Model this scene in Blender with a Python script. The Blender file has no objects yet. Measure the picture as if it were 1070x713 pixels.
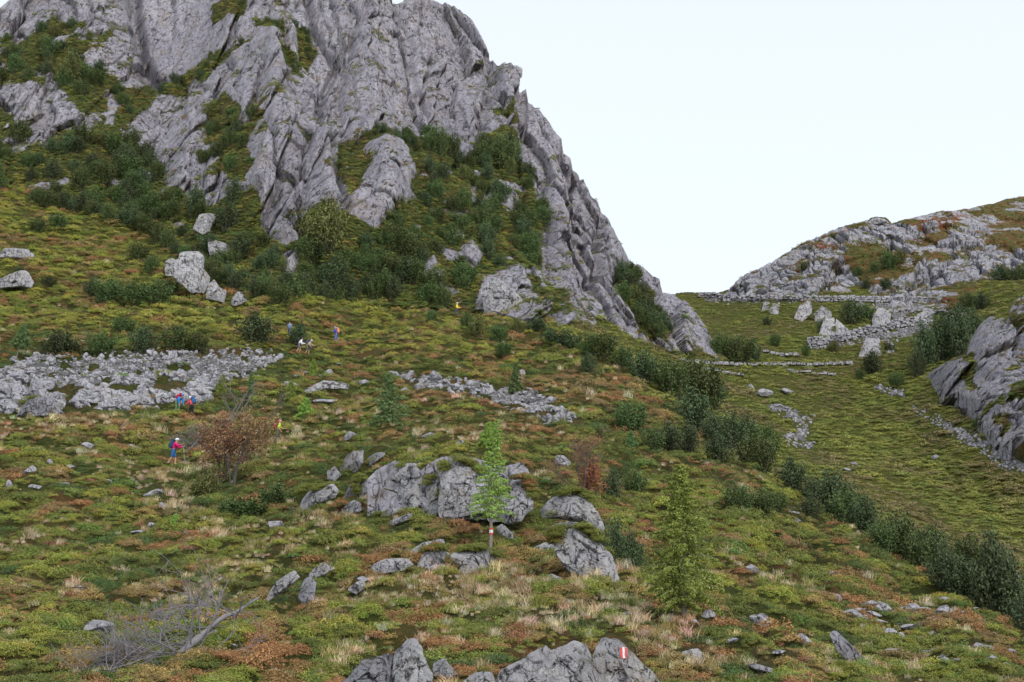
import bpy, math, random
import numpy as np
from mathutils import Vector, Matrix

# ------------------------------------------------------------------ camera, sky, sun, exposure
F = 1486.0                       # focal length in photo pixels (photo is 1070 x 713)
PITCH = math.radians(16.6)
CAMZ = 1.6
S = bpy.context.scene
COL = S.collection
cd = bpy.data.cameras.new('camera'); cam = bpy.data.objects.new('camera', cd); COL.objects.link(cam)
cd.sensor_width = 36; cd.lens = 36*F/1070; cd.clip_end = 6000; cd.clip_start = .1
cam.location = (0, 0, CAMZ); cam.rotation_euler = (math.pi/2+PITCH, 0, 0)
S.camera = cam
SUN_EL, SUN_AZ = math.radians(38), math.radians(150)   # azimuth clockwise from +Y (view direction)
w = bpy.data.worlds.new('World'); S.world = w; w.use_nodes = True
nt = w.node_tree
bg = nt.nodes['Background']
sky = nt.nodes.new('ShaderNodeTexSky'); sky.sky_type = 'NISHITA'; sky.sun_disc = False
sky.sun_elevation = SUN_EL; sky.sun_rotation = SUN_AZ
sky.altitude = 1600; sky.air_density = 1.0; sky.dust_density = 4.0; sky.ozone_density = 1.0
veil = nt.nodes.new('ShaderNodeMix'); veil.data_type = 'RGBA'          # thin high cloud over the clear sky
veil.inputs[0].default_value = .62; veil.inputs[7].default_value = (5.7, 5.9, 6.0, 1)
nt.links.new(sky.outputs[0], veil.inputs[6]); nt.links.new(veil.outputs[2], bg.inputs[0]); bg.inputs[1].default_value = 0.12
ld = bpy.data.lights.new('sun', 'SUN'); sun = bpy.data.objects.new('sun', ld); COL.objects.link(sun)
ld.energy = 0.95; ld.angle = math.radians(24); ld.color = (1, .96, .9)
sd = Vector((math.sin(SUN_AZ)*math.cos(SUN_EL), math.cos(SUN_AZ)*math.cos(SUN_EL), math.sin(SUN_EL)))
sun.rotation_euler = sd.to_track_quat('Z', 'Y').to_euler()
S.view_settings.view_transform = 'Standard'; S.view_settings.look = 'None'
S.view_settings.exposure = 0.92; S.view_settings.gamma = 1
S.cycles.max_bounces = 4; S.cycles.diffuse_bounces = 2; S.cycles.glossy_bounces = 1
S.cycles.transmission_bounces = 0; S.cycles.use_denoising = True

# ------------------------------------------------------------------ numeric helpers
rng = np.random.default_rng(7); random.seed(7)
def ray(px, py):
    """unit-forward world direction (y == 1) through a photo pixel"""
    px = np.asarray(px, float); py = np.asarray(py, float)
    x = (px-535)/F; u = (356.5-py)/F
    fy = math.cos(PITCH)-u*math.sin(PITCH); fz = math.sin(PITCH)+u*math.cos(PITCH)
    return x/fy, fz/fy
def world(px, py, Y):
    a, b = ray(px, py); Y = np.asarray(Y, float)
    return np.stack(np.broadcast_arrays(a*Y, Y, CAMZ+b*Y), -1)
def h3(i, j, k, s):
    n = (i.astype(np.int64)*73856093) ^ (j.astype(np.int64)*19349663) ^ (k.astype(np.int64)*83492791) ^ (s*2654435761)
    n = (n ^ (n >> 13)) & 0xffffffff
    n = (n*1274126177) & 0xffffffff
    n = (n ^ (n >> 16)) & 0xffffffff
    n = (n*2246822519) & 0xffffffff
    return ((n ^ (n >> 15)) & 0xffffff)/float(0x1000000)
def vnoise(P, s=0):
    I = np.floor(P).astype(np.int64); f = P-I; f = f*f*f*(f*(f*6-15)+10)
    r = 0
    for a in (0, 1):
        for b in (0, 1):
            for c in (0, 1):
                wgt = (f[:, 0] if a else 1-f[:, 0])*(f[:, 1] if b else 1-f[:, 1])*(f[:, 2] if c else 1-f[:, 2])
                r = r+wgt*h3(I[:, 0]+a, I[:, 1]+b, I[:, 2]+c, s)
    return r*2-1
def fbm(P, s=0, o=4, g=.5):
    r = 0; a = 1; t = 0
    for i in range(o):
        r = r+a*vnoise(P*2**i+i*17.3, s+i); t += a; a *= g
    return r/t
def ridged(P, s=0, o=4):
    r = 0; a = 1; t = 0
    for i in range(o):
        r = r+a*(1-2*np.abs(vnoise(P*2.03**i+i*9.1, s+i))); t += a; a *= .5
    return r/t
def facets(P, s=0, tilt=1.0, tw=(1, 1, 1)):
    """blocky displacement: every Voronoi cell is a tilted plane of its own; also F2-F1 for joints"""
    I = np.floor(P).astype(np.int64)
    n = len(P); d1 = np.full(n, 9.); d2 = np.full(n, 9.); val = np.zeros(n)
    for a in (-1, 0, 1):
        for b in (-1, 0, 1):
            for c in (-1, 0, 1):
                i, j, k = I[:, 0]+a, I[:, 1]+b, I[:, 2]+c
                q = np.stack([i+h3(i, j, k, s), j+h3(i, j, k, s+1), k+h3(i, j, k, s+2)], -1)
                v = P-q; d = np.sqrt((v*v).sum(1))
                t = h3(i, j, k, s+3)*2-1+tilt*(tw[0]*v[:, 0]*(h3(i, j, k, s+4)*2-1)+tw[1]*v[:, 1]*(h3(i, j, k, s+5)*2-1)+tw[2]*v[:, 2]*(h3(i, j, k, s+6)*2-1))*2
                m = d < d1
                d2 = np.where(m, d1, np.minimum(d2, d)); val = np.where(m, t, val); d1 = np.where(m, d, d1)
    return val, d2-d1
def tps(pts, smooth=1e-3):
    """thin-plate spline through (x, y, value); returns an evaluator"""
    A = np.array(pts, float); X = A[:, :2]/200.; V = A[:, 2]
    def k(r2): return .5*r2*np.log(r2+1e-12)
    n = len(X); D = ((X[:, None]-X[None])**2).sum(-1)
    M = np.zeros((n+3, n+3)); M[:n, :n] = k(D)+smooth*np.eye(n); M[:n, n] = 1; M[:n, n+1:] = X
    M[n, :n] = 1; M[n+1:, :n] = X.T
    c = np.linalg.solve(M, np.concatenate([V, [0, 0, 0]]))
    def ev(x, y):
        sh = np.broadcast(x, y).shape
        q = np.stack(np.broadcast_arrays(x, y), -1).reshape(-1, 2)/200.
        out = np.full(len(q), c[n])+q@c[n+1:]
        for i in range(n):
            out += c[i]*k(((q-X[i])**2).sum(1))
        return out.reshape(sh)
    return ev
def lerpline(pts):
    a = np.array(pts, float)
    return lambda x: np.interp(x, a[:, 0], a[:, 1])
def polydist(x, y, poly):
    """signed distance to a closed polygon in traced coordinates, positive inside"""
    p = np.array(poly, float); n = len(p)
    d = np.full(x.shape, 1e9); ins = np.zeros(x.shape, bool)
    for i in range(n):
        a, b = p[i], p[(i+1) % n]; e = b-a
        t = np.clip(((x-a[0])*e[0]+(y-a[1])*e[1])/(e@e+1e-9), 0, 1)
        d = np.minimum(d, np.hypot(x-a[0]-t*e[0], y-a[1]-t*e[1]))
        c = ((a[1] > y) != (b[1] > y))
        ins ^= c & (x < (b[0]-a[0])*(y-a[1])/((b[1]-a[1]) if b[1] != a[1] else 1e-9)+a[0])
    return np.where(ins, d, -d)
def linedist(x, y, line):
    p = np.array(line, float); d = np.full(x.shape, 1e9)
    for a, b in zip(p[:-1], p[1:]):
        e = b-a; t = np.clip(((x-a[0])*e[0]+(y-a[1])*e[1])/(e@e), 0, 1)
        d = np.minimum(d, np.hypot(x-a[0]-t*e[0], y-a[1]-t*e[1]))
    return d
def sm(a, b, x):
    t = np.clip((x-a)/(b-a), 0, 1); return t*t*(3-2*t)

# ------------------------------------------------------------------ mesh helpers
def link(o, parent=None):
    COL.objects.link(o)
    if parent is not None: o.parent = parent
    return o
def tag(o, label=None, cat=None, group=None, kind=None):
    if label: o['label'] = label
    if cat: o['category'] = cat
    if group: o['group'] = group
    if kind: o['kind'] = kind
    return o
def mesh_np(name, V, Fq, mat=None, smooth=False, attrs=None, mats=None, fmat=None):
    """V (n,3); Fq (m,k) with k 3 or 4"""
    me = bpy.data.meshes.new(name)
    V = np.ascontiguousarray(V, np.float32); Fq = np.ascontiguousarray(Fq, np.int32); k = Fq.shape[1]
    me.vertices.add(len(V)); me.vertices.foreach_set('co', V.ravel())
    me.loops.add(Fq.size); me.loops.foreach_set('vertex_index', Fq.ravel())
    me.polygons.add(len(Fq)); me.polygons.foreach_set('loop_start', np.arange(0, Fq.size, k, dtype=np.int32))
    me.polygons.foreach_set('loop_total', np.full(len(Fq), k, np.int32))
    me.polygons.foreach_set('use_smooth', np.full(len(Fq), smooth))
    if fmat is not None: me.polygons.foreach_set('material_index', np.asarray(fmat, np.int32))
    for m in (mats or [mat]):
        if m: me.materials.append(m)
    for nme, (dom, typ, arr) in (attrs or {}).items():
        at = me.attributes.new(nme, typ, dom)
        at.data.foreach_set('value' if typ == 'FLOAT' else ('color' if 'COLOR' in typ else 'vector'), np.ascontiguousarray(arr, np.float32).ravel())
    me.update(calc_edges=True)
    return me
def grid_faces(nr, nc):
    i = np.arange(nr*nc).reshape(nr, nc)
    return np.stack([i[:-1, :-1], i[:-1, 1:], i[1:, 1:], i[1:, :-1]], -1).reshape(-1, 4)

# ------------------------------------------------------------------ materials
class NT:
    def __init__(s, name, rough=.85, spec=.25):
        s.m = bpy.data.materials.new(name); s.m.use_nodes = True; s.t = s.m.node_tree
        s.b = s.t.nodes['Principled BSDF']; s.b.inputs['Roughness'].default_value = rough
        s.b.inputs['Specular IOR Level'].default_value = spec
    def n(s, t, **k):
        x = s.t.nodes.new(t)
        for a, v in k.items(): setattr(x, a, v)
        return x
    def l(s, a, b): s.t.links.new(a, b)
    def obj(s): return s.n('ShaderNodeTexCoord').outputs['Object']
    def geo(s): return s.n('ShaderNodeNewGeometry').outputs['Position']
    def mapped(s, co, sc=(1, 1, 1), rot=(0, 0, 0)):
        x = s.n('ShaderNodeMapping'); s.l(co, x.inputs[0]); x.inputs['Scale'].default_value = sc; x.inputs['Rotation'].default_value = rot
        return x.outputs[0]
    def noise(s, co, sc, det=5, rough=.6, dist=0.):
        x = s.n('ShaderNodeTexNoise'); s.l(co, x.inputs['Vector']); x.inputs['Scale'].default_value = sc
        x.inputs['Detail'].default_value = det; x.inputs['Roughness'].default_value = rough; x.inputs['Distortion'].default_value = dist
        return x.outputs[0]
    def voro(s, co, sc, feat='F1', rnd=1.):
        x = s.n('ShaderNodeTexVoronoi', feature=feat); s.l(co, x.inputs['Vector']); x.inputs['Scale'].default_value = sc
        x.inputs['Randomness'].default_value = rnd
        return x
    def ramp(s, f, stops, interp='LINEAR'):
        x = s.n('ShaderNodeValToRGB'); s.l(f, x.inputs[0]); x.color_ramp.interpolation = interp
        e = x.color_ramp.elements
        while len(e) < len(stops): e.new(.5)
        for q, (p, c) in zip(e, stops):
            q.position = p; q.color = (c if len(c) == 4 else (*c, 1)) if hasattr(c, '__len__') else (c, c, c, 1)
        return x.outputs[0]
    def mix(s, f, a, b, mode='MIX'):
        x = s.n('ShaderNodeMix', data_type='RGBA', blend_type=mode)
        for v, i in ((f, x.inputs[0]), (a, x.inputs[6]), (b, x.inputs[7])):
            if hasattr(v, 'is_linked') or hasattr(v, 'links'): s.l(v, i)
            else: i.default_value = v if isinstance(v, (int, float)) else (*v, 1)
        return x.outputs[2]
    def math(s, op, a, b=None, c=None):
        x = s.n('ShaderNodeMath', operation=op)
        for v, i in zip((a, b, c), x.inputs):
            if v is None: continue
            if hasattr(v, 'links'): s.l(v, i)
            else: i.default_value = v
        return x.outputs[0]
    def attr(s, name, typ='GEOMETRY', out='Fac'):
        return s.n('ShaderNodeAttribute', attribute_name=name, attribute_type=typ).outputs[out]
    def bump(s, h, st, dist, prev=None):
        x = s.n('ShaderNodeBump'); x.inputs['Strength'].default_value = st; x.inputs['Distance'].default_value = dist
        s.l(h, x.inputs['Height'])
        if prev is not None: s.l(prev, x.inputs['Normal'])
        return x.outputs[0]
def rock_nodes(N, k=1.0, seed=0., tint=(1, 1, 1)):
    """grey schist, bluish skylight put into its colour as a lilac cast, with lichen, ochre weathering, dark joints; k scales the grain. Returns colour, normal"""
    co = N.geo()
    cs = N.mapped(co, (1, 1, .4), (0.15, -.3, 0))
    big = N.noise(co, .07*k, 4, .6, .6)
    mid = N.noise(cs, .55*k, 8, .72, .6)
    fine = N.noise(cs, 3.2*k, 8, .8)
    c = N.ramp(mid, [(.3, (.23, .225, .24)), (.42, (.41, .4, .42)), (.54, (.5, .49, .51)), (.7, (.6, .59, .6))])  # greys carry a slight blue cast of skylight, painted into the rock
    c = N.mix(N.ramp(big, [(.38, 0.), (.62, .45)]), c, (.34, .335, .37))
    lich = N.noise(co, 1.6*k, 9, .8, .3)
    c = N.mix(N.ramp(lich, [(.57, 0.), (.61, .6)]), c, (.66, .66, .62))
    warm = N.noise(co, .3*k, 8, .75, .8)
    c = N.mix(N.ramp(warm, [(.52, 0.), (.66, .6)]), c, (.36, .29, .19))
    mossy = N.noise(co, .7*k, 9, .8, .3)
    c = N.mix(N.ramp(mossy, [(.57, 0.), (.64, .6)]), c, (.11, .11, .055))
    dk = N.noise(cs, .9*k, 9, .82, 1.)
    c = N.mix(N.ramp(dk, [(.3, .75), (.4, 0.)]), c, (.09, .087, .092))
    c = N.mix(.85, c, N.ramp(fine, [(.34, .5), (.48, .88), (.58, 1.)]), 'MULTIPLY')
    cracks = None
    for sc, wd, rz in ((.42*k, .035, .28), (1.5*k, .05, .45)):
        wv = N.n('ShaderNodeVectorMath', operation='ADD'); nz_ = N.n('ShaderNodeTexNoise'); N.l(co, nz_.inputs['Vector']); nz_.inputs['Scale'].default_value = sc*1.3; nz_.inputs['Detail'].default_value = 5
        vs = N.n('ShaderNodeVectorMath', operation='SCALE'); N.l(nz_.outputs['Color'], vs.inputs[0]); vs.inputs['Scale'].default_value = .9/sc
        N.l(N.mapped(co, (1, 1, rz), (.2, -.35, .2)), wv.inputs[0]); N.l(vs.outputs[0], wv.inputs[1])
        vo = N.voro(wv.outputs[0], sc, 'DISTANCE_TO_EDGE')
        m = N.ramp(vo.outputs['Distance'], [(0., 1.), (wd, 0.)])
        gate = N.ramp(N.noise(co, sc*1.7, 3, .6), [(.48, 0.), (.6, 1.)])
        m = N.math('MULTIPLY', m, gate)
        cracks = m if cracks is None else N.math('MAXIMUM', cracks, m)
    c = N.mix(N.math('MULTIPLY', cracks, .85), c, (.035, .033, .034))
    if tint != (1, 1, 1): c = N.mix(1., c, tint, 'MULTIPLY')
    h = N.math('ADD', mid, N.math('MULTIPLY', fine, .4))
    h = N.math('SUBTRACT', h, N.math('MULTIPLY', cracks, .8))
    return c, N.bump(h, 1.0, .5/k)
def mat_rock(name, k=1., tint=(.95, .95, .94)):
    N = NT(name, .9, .2); c, nb = rock_nodes(N, k, tint=tint)
    N.l(c, N.b.inputs['Base Color']); N.l(nb, N.b.inputs['Normal']); return N.m
def green_nodes(N, co, a, b, c_, d, k=1.):
    """turf colour: two greens, straw and rust in drifting patches"""
    n1 = N.noise(co, .12*k, 5, .65, .5); n2 = N.noise(co, .9*k, 6, .7); n3 = N.noise(co, .33*k, 6, .7, .4)
    g = N.mix(N.ramp(n2, [(.38, 0.), (.6, 1.)]), a, b)
    g = N.mix(N.ramp(n3, [(.5, 0.), (.64, .8)]), g, c_)
    g = N.mix(N.math('MULTIPLY', N.ramp(n1, [(.45, 0.), (.65, 1.)]), N.ramp(n2, [(.42, 0.), (.56, .9)])), g, d)
    return g
def mat_mountain(name, k=1., knoll=False):
    N = NT(name, .92, .15)
    c, nb = rock_nodes(N, k, tint=(.77, .75, .8) if not knoll else (.86, .86, .9))
    co = N.geo()
    cov = N.attr('cover')
    e = N.noise(co, .8, 6, .75); e2 = N.noise(co, 4., 4, .7)
    f = N.math('ADD', cov, N.math('ADD', N.math('MULTIPLY', N.math('SUBTRACT', e, .5), 1.1), N.math('MULTIPLY', N.math('SUBTRACT', e2, .5), .5)))
    fm = N.ramp(f, [(.46, 0.), (.54, 1.)])
    if knoll: g = green_nodes(N, co, (.05, .062, .014), (.1, .1, .03), (.12, .08, .035), (.2, .05, .03), .8)
    else: g = green_nodes(N, co, (.022, .034, .01), (.06, .07, .016), (.085, .07, .022), (.1, .05, .02), 1.)
    N.l(N.mix(fm, c, g), N.b.inputs['Base Color'])
    gb = N.bump(e2, .8, .3)
    x = N.n('ShaderNodeMix', data_type='VECTOR'); N.l(fm, x.inputs[0]); N.l(nb, x.inputs[4]); N.l(gb, x.inputs[5])
    N.l(x.outputs[1], N.b.inputs['Normal']); return N.m
def mat_ground(name):
    N = NT(name, .95, .1); co = N.geo()
    g = green_nodes(N, co, (.03, .042, .01), (.075, .085, .018), (.13, .1, .045), (.12, .05, .022))
    far = N.attr('meadow')
    m = green_nodes(N, co, (.07, .085, .016), (.125, .13, .022), (.1, .072, .032), (.06, .085, .014), .8)
    g = N.mix(far, g, m)
    fine = N.noise(co, 5., 5, .75)
    g = N.mix(.8, g, N.ramp(fine, [(.3, .45), (.65, 1.)]), 'MULTIPLY')
    N.l(g, N.b.inputs['Base Color'])
    N.l(N.bump(N.noise(co, 2.2, 6, .75), .9, .5), N.b.inputs['Normal']); return N.m
def mat_leaf(name, col, var=.5, inst=False, rough=.7):
    """leaf material; every leaf carries 'lv' (0..1), instances carry 'tint'"""
    N = NT(name, rough, .2)
    lv = N.attr('lv')
    base = N.attr('tint', 'INSTANCER', 'Color') if inst else None
    if not inst:
        N.rgb = N.n('ShaderNodeRGB'); N.rgb.outputs[0].default_value = (*col, 1); base = N.rgb.outputs[0]
        r = N.n('ShaderNodeObjectInfo').outputs['Random']
        hs = N.n('ShaderNodeHueSaturation'); N.l(base, hs.inputs['Color'])
        N.l(N.math('MULTIPLY_ADD', r, .05, .475), hs.inputs['Hue']); N.l(N.math('MULTIPLY_ADD', r, .5, .75), hs.inputs['Value'])
        base = hs.outputs[0]
    c = N.mix(1., base, N.ramp(lv, [(0., 1-var), (1., 1.15)]), 'MULTIPLY')
    N.l(c, N.b.inputs['Base Color'])
    return N.m
def mat_plain(name, col, rough=.8, var=.25, sc=8., spec=.3):
    N = NT(name, rough, spec); co = N.obj()
    n = N.noise(co, sc, 4, .6)
    N.l(N.mix(n, tuple(v*(1-var) for v in col), tuple(min(1, v*(1+var)) for v in col)), N.b.inputs['Base Color'])
    return N.m
# ------------------------------------------------------------------ terrain
class Sheet:
    """a terrain surface: columns of azimuth, rows climbing the slope, each row at its own real distance"""
    def __init__(s, x0, x1, dx, nr, top, bot, yctl, smooth=1e-3, clampy=None):
        s.x = np.arange(x0, x1+dx/2, dx); s.x0, s.dx, s.nr = x0, dx, nr
        s.top, s.bot = top(s.x), bot(s.x)
        t = np.linspace(0, 1, nr)[:, None]
        s.px = np.broadcast_to(s.x, (nr, len(s.x))).copy(); s.py = s.bot+(s.top-s.bot)*t
        ev = tps([(a, b, math.log(c)) for a, b, c in yctl], smooth)
        gx = np.arange(x0-8, x1+17, 8.); ys = np.minimum(s.top.min(), s.bot.min())-10; gy = np.arange(ys, s.bot.max()+20, 6.)
        G = ev(gx[None, :], gy[:, None])
        yq = s.py if clampy is None else np.minimum(s.py, clampy(s.px))
        u = (s.px-gx[0])/8; v = (yq-gy[0])/6; i = u.astype(int); j = v.astype(int); u = u-i; v = v-j
        s.Y = np.exp((G[j, i]*(1-u)+G[j, i+1]*u)*(1-v)+(G[j+1, i]*(1-u)+G[j+1, i+1]*u)*v)
        if clampy is not None: s.Y *= 1+np.maximum(0, s.py-clampy(s.px))*.0012
        s.P = world(s.px, s.py, s.Y)
    def at(s, px, py, arr=None):
        A = s.P if arr is None else arr
        px = np.asarray(px, float); py = np.asarray(py, float)
        u = np.clip((px-s.x0)/s.dx, 0, len(s.x)-1.001); i = u.astype(int); f = (u-i)
        def row(k):
            t = np.clip((py-s.bot[k])/(s.top[k]-s.bot[k]), 0, .9999)*(s.nr-1); r = t.astype(int); g = t-r
            if A.ndim == 3: g = g[..., None]
            return A[r, k]*(1-g)+A[r+1, k]*g
        if A.ndim == 3: f = f[..., None]
        return row(i)*(1-f)+row(i+1)*f
    def normals(s):
        du = np.gradient(s.P, axis=1); dv = np.gradient(s.P, axis=0)
        n = np.cross(du, dv); n /= np.linalg.norm(n, axis=-1, keepdims=True)+1e-9
        return n
    def build(s, name, mat, attrs, back, front=None, smooth=False, xs=None):
        P = s.P; rows = [P]
        A = {k: [v] for k, v in attrs.items()}
        if front is not None:
            rows = [front[..., :]]+rows; n = front.shape[0]
            for k in A: A[k] = [np.repeat(A[k][0][:1], n, 0)]+A[k]
        tp = P[-1]
        for dY, dz in back:
            rows.append((tp+np.array([0, dY, dz]))[None]*1.0)
            for k in A: A[k].append(A[k][-1][-1:])
        V = np.concatenate(rows, 0); nr, nc = V.shape[:2]
        me = mesh_np(name, V.reshape(-1, 3), grid_faces(nr, nc), mat, smooth,
                     {k: ('POINT', 'FLOAT', np.concatenate(v, 0).ravel()) for k, v in A.items()})
        return link(bpy.data.objects.new(name, me))

mtn_top = lerpline([(-320, 130), (-100, 60), (-20, 18), (0, 10), (8, 3), (14, -2), (25, -20), (60, -50), (200, -70), (380, -50), (405, -14), (412, 1),
    (421, 1), (425, -4), (440, -5), (455, -2), (470, 4), (480, 13), (492, 23), (500, 36), (508, 52), (515, 63), (520, 70), (526, 68), (532, 78), (538, 84), (545, 95),
    (549, 92), (551, 91), (553, 106), (560, 108), (567, 115), (575, 126), (581, 136), (588, 143), (590, 158), (597, 164), (600, 176), (606, 181), (612, 195),
    (616, 206), (623, 213), (631, 222), (640, 238), (648, 255), (657, 271), (665, 277), (675, 279), (685, 288), (690, 290), (694, 304), (706, 307), (714, 315),
    (725, 323), (735, 336), (741, 350), (750, 362), (757, 373), (762, 392)])
mtn_base = lerpline([(-320, 235), (0, 205), (100, 222), (150, 238), (230, 295), (300, 316), (400, 320), (500, 327), (545, 338), (600, 350), (650, 356), (700, 372), (757, 382), (762, 398)])
GY = [(x_, 790, y_) for x_, y_ in ((-300, 27), (250, 26.5), (535, 26), (800, 27), (1070, 32), (1350, 34))]+[  # ground: (px, py, distance)
    (-300, 713, 36), (0, 713, 37), (250, 713, 36), (535, 713, 34), (800, 713, 37), (1070, 713, 45), (1350, 760, 45),
    (180, 600, 60), (0, 600, 60), (-300, 600, 62), (180, 490, 93), (0, 500, 88), (-300, 480, 95), (190, 432, 110), (50, 420, 112), (100, 365, 134), (-300, 380, 130),
    (0, 330, 148), (100, 250, 178), (-300, 250, 172), (0, 200, 192), (250, 330, 152), (300, 310, 160), (350, 360, 148), (450, 325, 166), (400, 420, 115), (400, 480, 86), (340, 560, 66),
    (513, 578, 61), (500, 480, 78), (520, 540, 66), (540, 430, 108), (620, 640, 47), (640, 560, 62), (717, 660, 45), (700, 600, 58), (660, 500, 88), (560, 335, 162), (500, 325, 168),
    (600, 350, 154), (700, 425, 124), (650, 385, 140), (800, 502, 98), (900, 562, 84), (850, 600, 66), (1000, 618, 74), (1070, 655, 68), (950, 660, 57), (1200, 700, 66),
    (655, 362, 170), (700, 378, 182), (757, 382, 200), (740, 420, 160), (770, 440, 152), (820, 495, 128), (920, 545, 112), (1000, 595, 98), (1070, 635, 88), (1200, 680, 84),
    (850, 450, 176), (850, 380, 216), (1000, 560, 132), (1070, 590, 122), (1000, 480, 160), (1070, 500, 150), (1020, 400, 186), (1200, 520, 140),
    (850, 320, 256), (720, 310, 292), (745, 304, 300), (780, 306, 284), (700, 330, 262), (780, 350, 232), (900, 312, 262), (1000, 320, 250), (1070, 300, 240), (1200, 320, 230), (1350, 450, 170)]
gtop = lerpline([(-320, 215), (0, 178), (100, 195), (150, 212), (230, 268), (300, 290), (400, 295), (500, 302), (600, 325), (650, 335), (690, 325), (700, 308), (715, 305), (735, 305), (750, 306), (765, 302), (790, 299), (1400, 285)])
gbot = lerpline([(-320, 790), (1400, 790)])
ground = Sheet(-320, 1400, 1.6, 830, gtop, gbot, GY)
gp = ground.P.reshape(-1, 3)
mid_far = sm(110, 170, ground.Y)
# which ground is the open meadow beyond the gully
ridge_line = lerpline([(-320, 150), (560, 335), (600, 352), (650, 385), (700, 425), (750, 462), (800, 500), (850, 530), (900, 558), (950, 588), (1000, 615), (1070, 652), (1400, 800)])
beyond = sm(6, -6, ground.py-ridge_line(ground.px))*sm(545, 600, ground.px)
mound = np.abs(vnoise(gp*np.array([.8, .8, .3]), 3))*.3+np.abs(vnoise(gp*np.array([2.1, 2.1, .6]), 5))*.14
und = fbm(gp*.09, 11, 3)
def mounds(P):
    """cushions of dwarf shrub: distance to the middle of the cushion (0..1) and two random numbers of it"""
    q = np.stack([P[:, 0]/1.5, P[:, 1]/1.9, np.full(len(P), .5)], -1); q[:, :2] += np.stack([vnoise(P*.6, 31), vnoise(P*.6, 32)], -1)*.35
    I = np.floor(q).astype(np.int64); d1 = np.full(len(q), 9.); h1 = np.zeros(len(q)); h2 = np.zeros(len(q)); z0 = np.zeros(len(q), np.int64)
    for a in (-1, 0, 1):
        for b in (-1, 0, 1):
            i, j = I[:, 0]+a, I[:, 1]+b; d = np.hypot(q[:, 0]-i-h3(i, j, z0, 41), q[:, 1]-j-h3(i, j, z0, 42)); m = d < d1
            h1 = np.where(m, h3(i, j, z0, 43), h1); h2 = np.where(m, h3(i, j, z0, 44), h2); d1 = np.where(m, d, d1)
    return d1, h1, h2
MFg, MHg, _ = mounds(gp)
cush = np.clip(1-(MFg/.75)**2, 0, 1)*(.18+.42*MHg)
gz = (cush*.9-.45+und*.55+(.36-mound)*1.1).reshape(ground.Y.shape)*(1-.45*beyond)
ground.P[..., 2] += gz
meadow = beyond*.9+.5*sm(150, 175, ground.Y)*(1-beyond)
# ground in front of the picture, under the camera and behind it
b0 = ground.P[0].copy(); b0[:, 2] = np.convolve(np.pad(b0[:, 2], 40, 'edge'), np.ones(81)/81, 'valid')-.9; fr = []
for t in np.linspace(0, 1, 40)[:-1]:
    Yb = -120+(b0[:, 1]+120)*t**.8
    k = (Yb+120)/(b0[:, 1]+120)
    xs_ = b0[:, 0]*k+(ground.x-535)*.22*(1-k)
    z = np.where(Yb < 0, Yb*.12, b0[:, 2]*(Yb/b0[:, 1]).clip(0)**1.2)-.02
    fr.append(np.stack([xs_, Yb, z], -1))
M_ground = mat_ground('turf')
go = ground.build('hillside_ground', M_ground, {'meadow': meadow}, [(6, .5), (20, -2), (60, -20), (160, -70)], np.stack(fr), True)
tag(go, kind='structure')

# ---- the mountain
MY = [(x_, float(mtn_base(x_)), float(ground.at(x_, mtn_base(x_), ground.Y))*1.004) for x_ in (-320, -150, 0, 50, 100, 150, 190, 230, 265, 300, 350, 400, 450, 500, 545, 600, 650, 700, 757)]+[(0, 150, 208), (100, 150, 205), (0, 90, 222), (60, 110, 214), (100, 40, 232), (0, 20, 245), (-300, 150, 215), (150, 80, 232), (185, 40, 242), (185, -60, 262), (60, -50, 262),
    (210, 160, 198), (250, 250, 176), (250, 60, 222), (262, 160, 190), (290, 40, 222), (290, 120, 197), (300, 220, 174), (322, 0, 240), (340, 80, 220), (330, 180, 184), (345, 240, 172), (400, 0, 238), (380, 60, 224), (400, 130, 206),
    (400, 180, 188), (390, 230, 178), (450, 0, 246), (440, 100, 222), (460, 145, 212), (500, 60, 240), (510, 120, 220), (500, 200, 200), (480, 260, 184), (520, 300, 174), (545, 110, 232), (580, 180, 216), (560, 260, 190), (600, 300, 182),
    (600, 190, 222), (640, 240, 222), (630, 300, 190), (660, 300, 205), (670, 340, 190), (690, 292, 225), (705, 340, 205), (735, 340, 212), (480, 20, 250), (380, -40, 250), (-320, 130, 230)]
mtn_bot = lambda x: mtn_base(x)+30
mt = Sheet(-320, 762, 1.0, 560, mtn_top, mtn_bot, MY, clampy=mtn_base)
X, Yp = mt.px, mt.py
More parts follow.
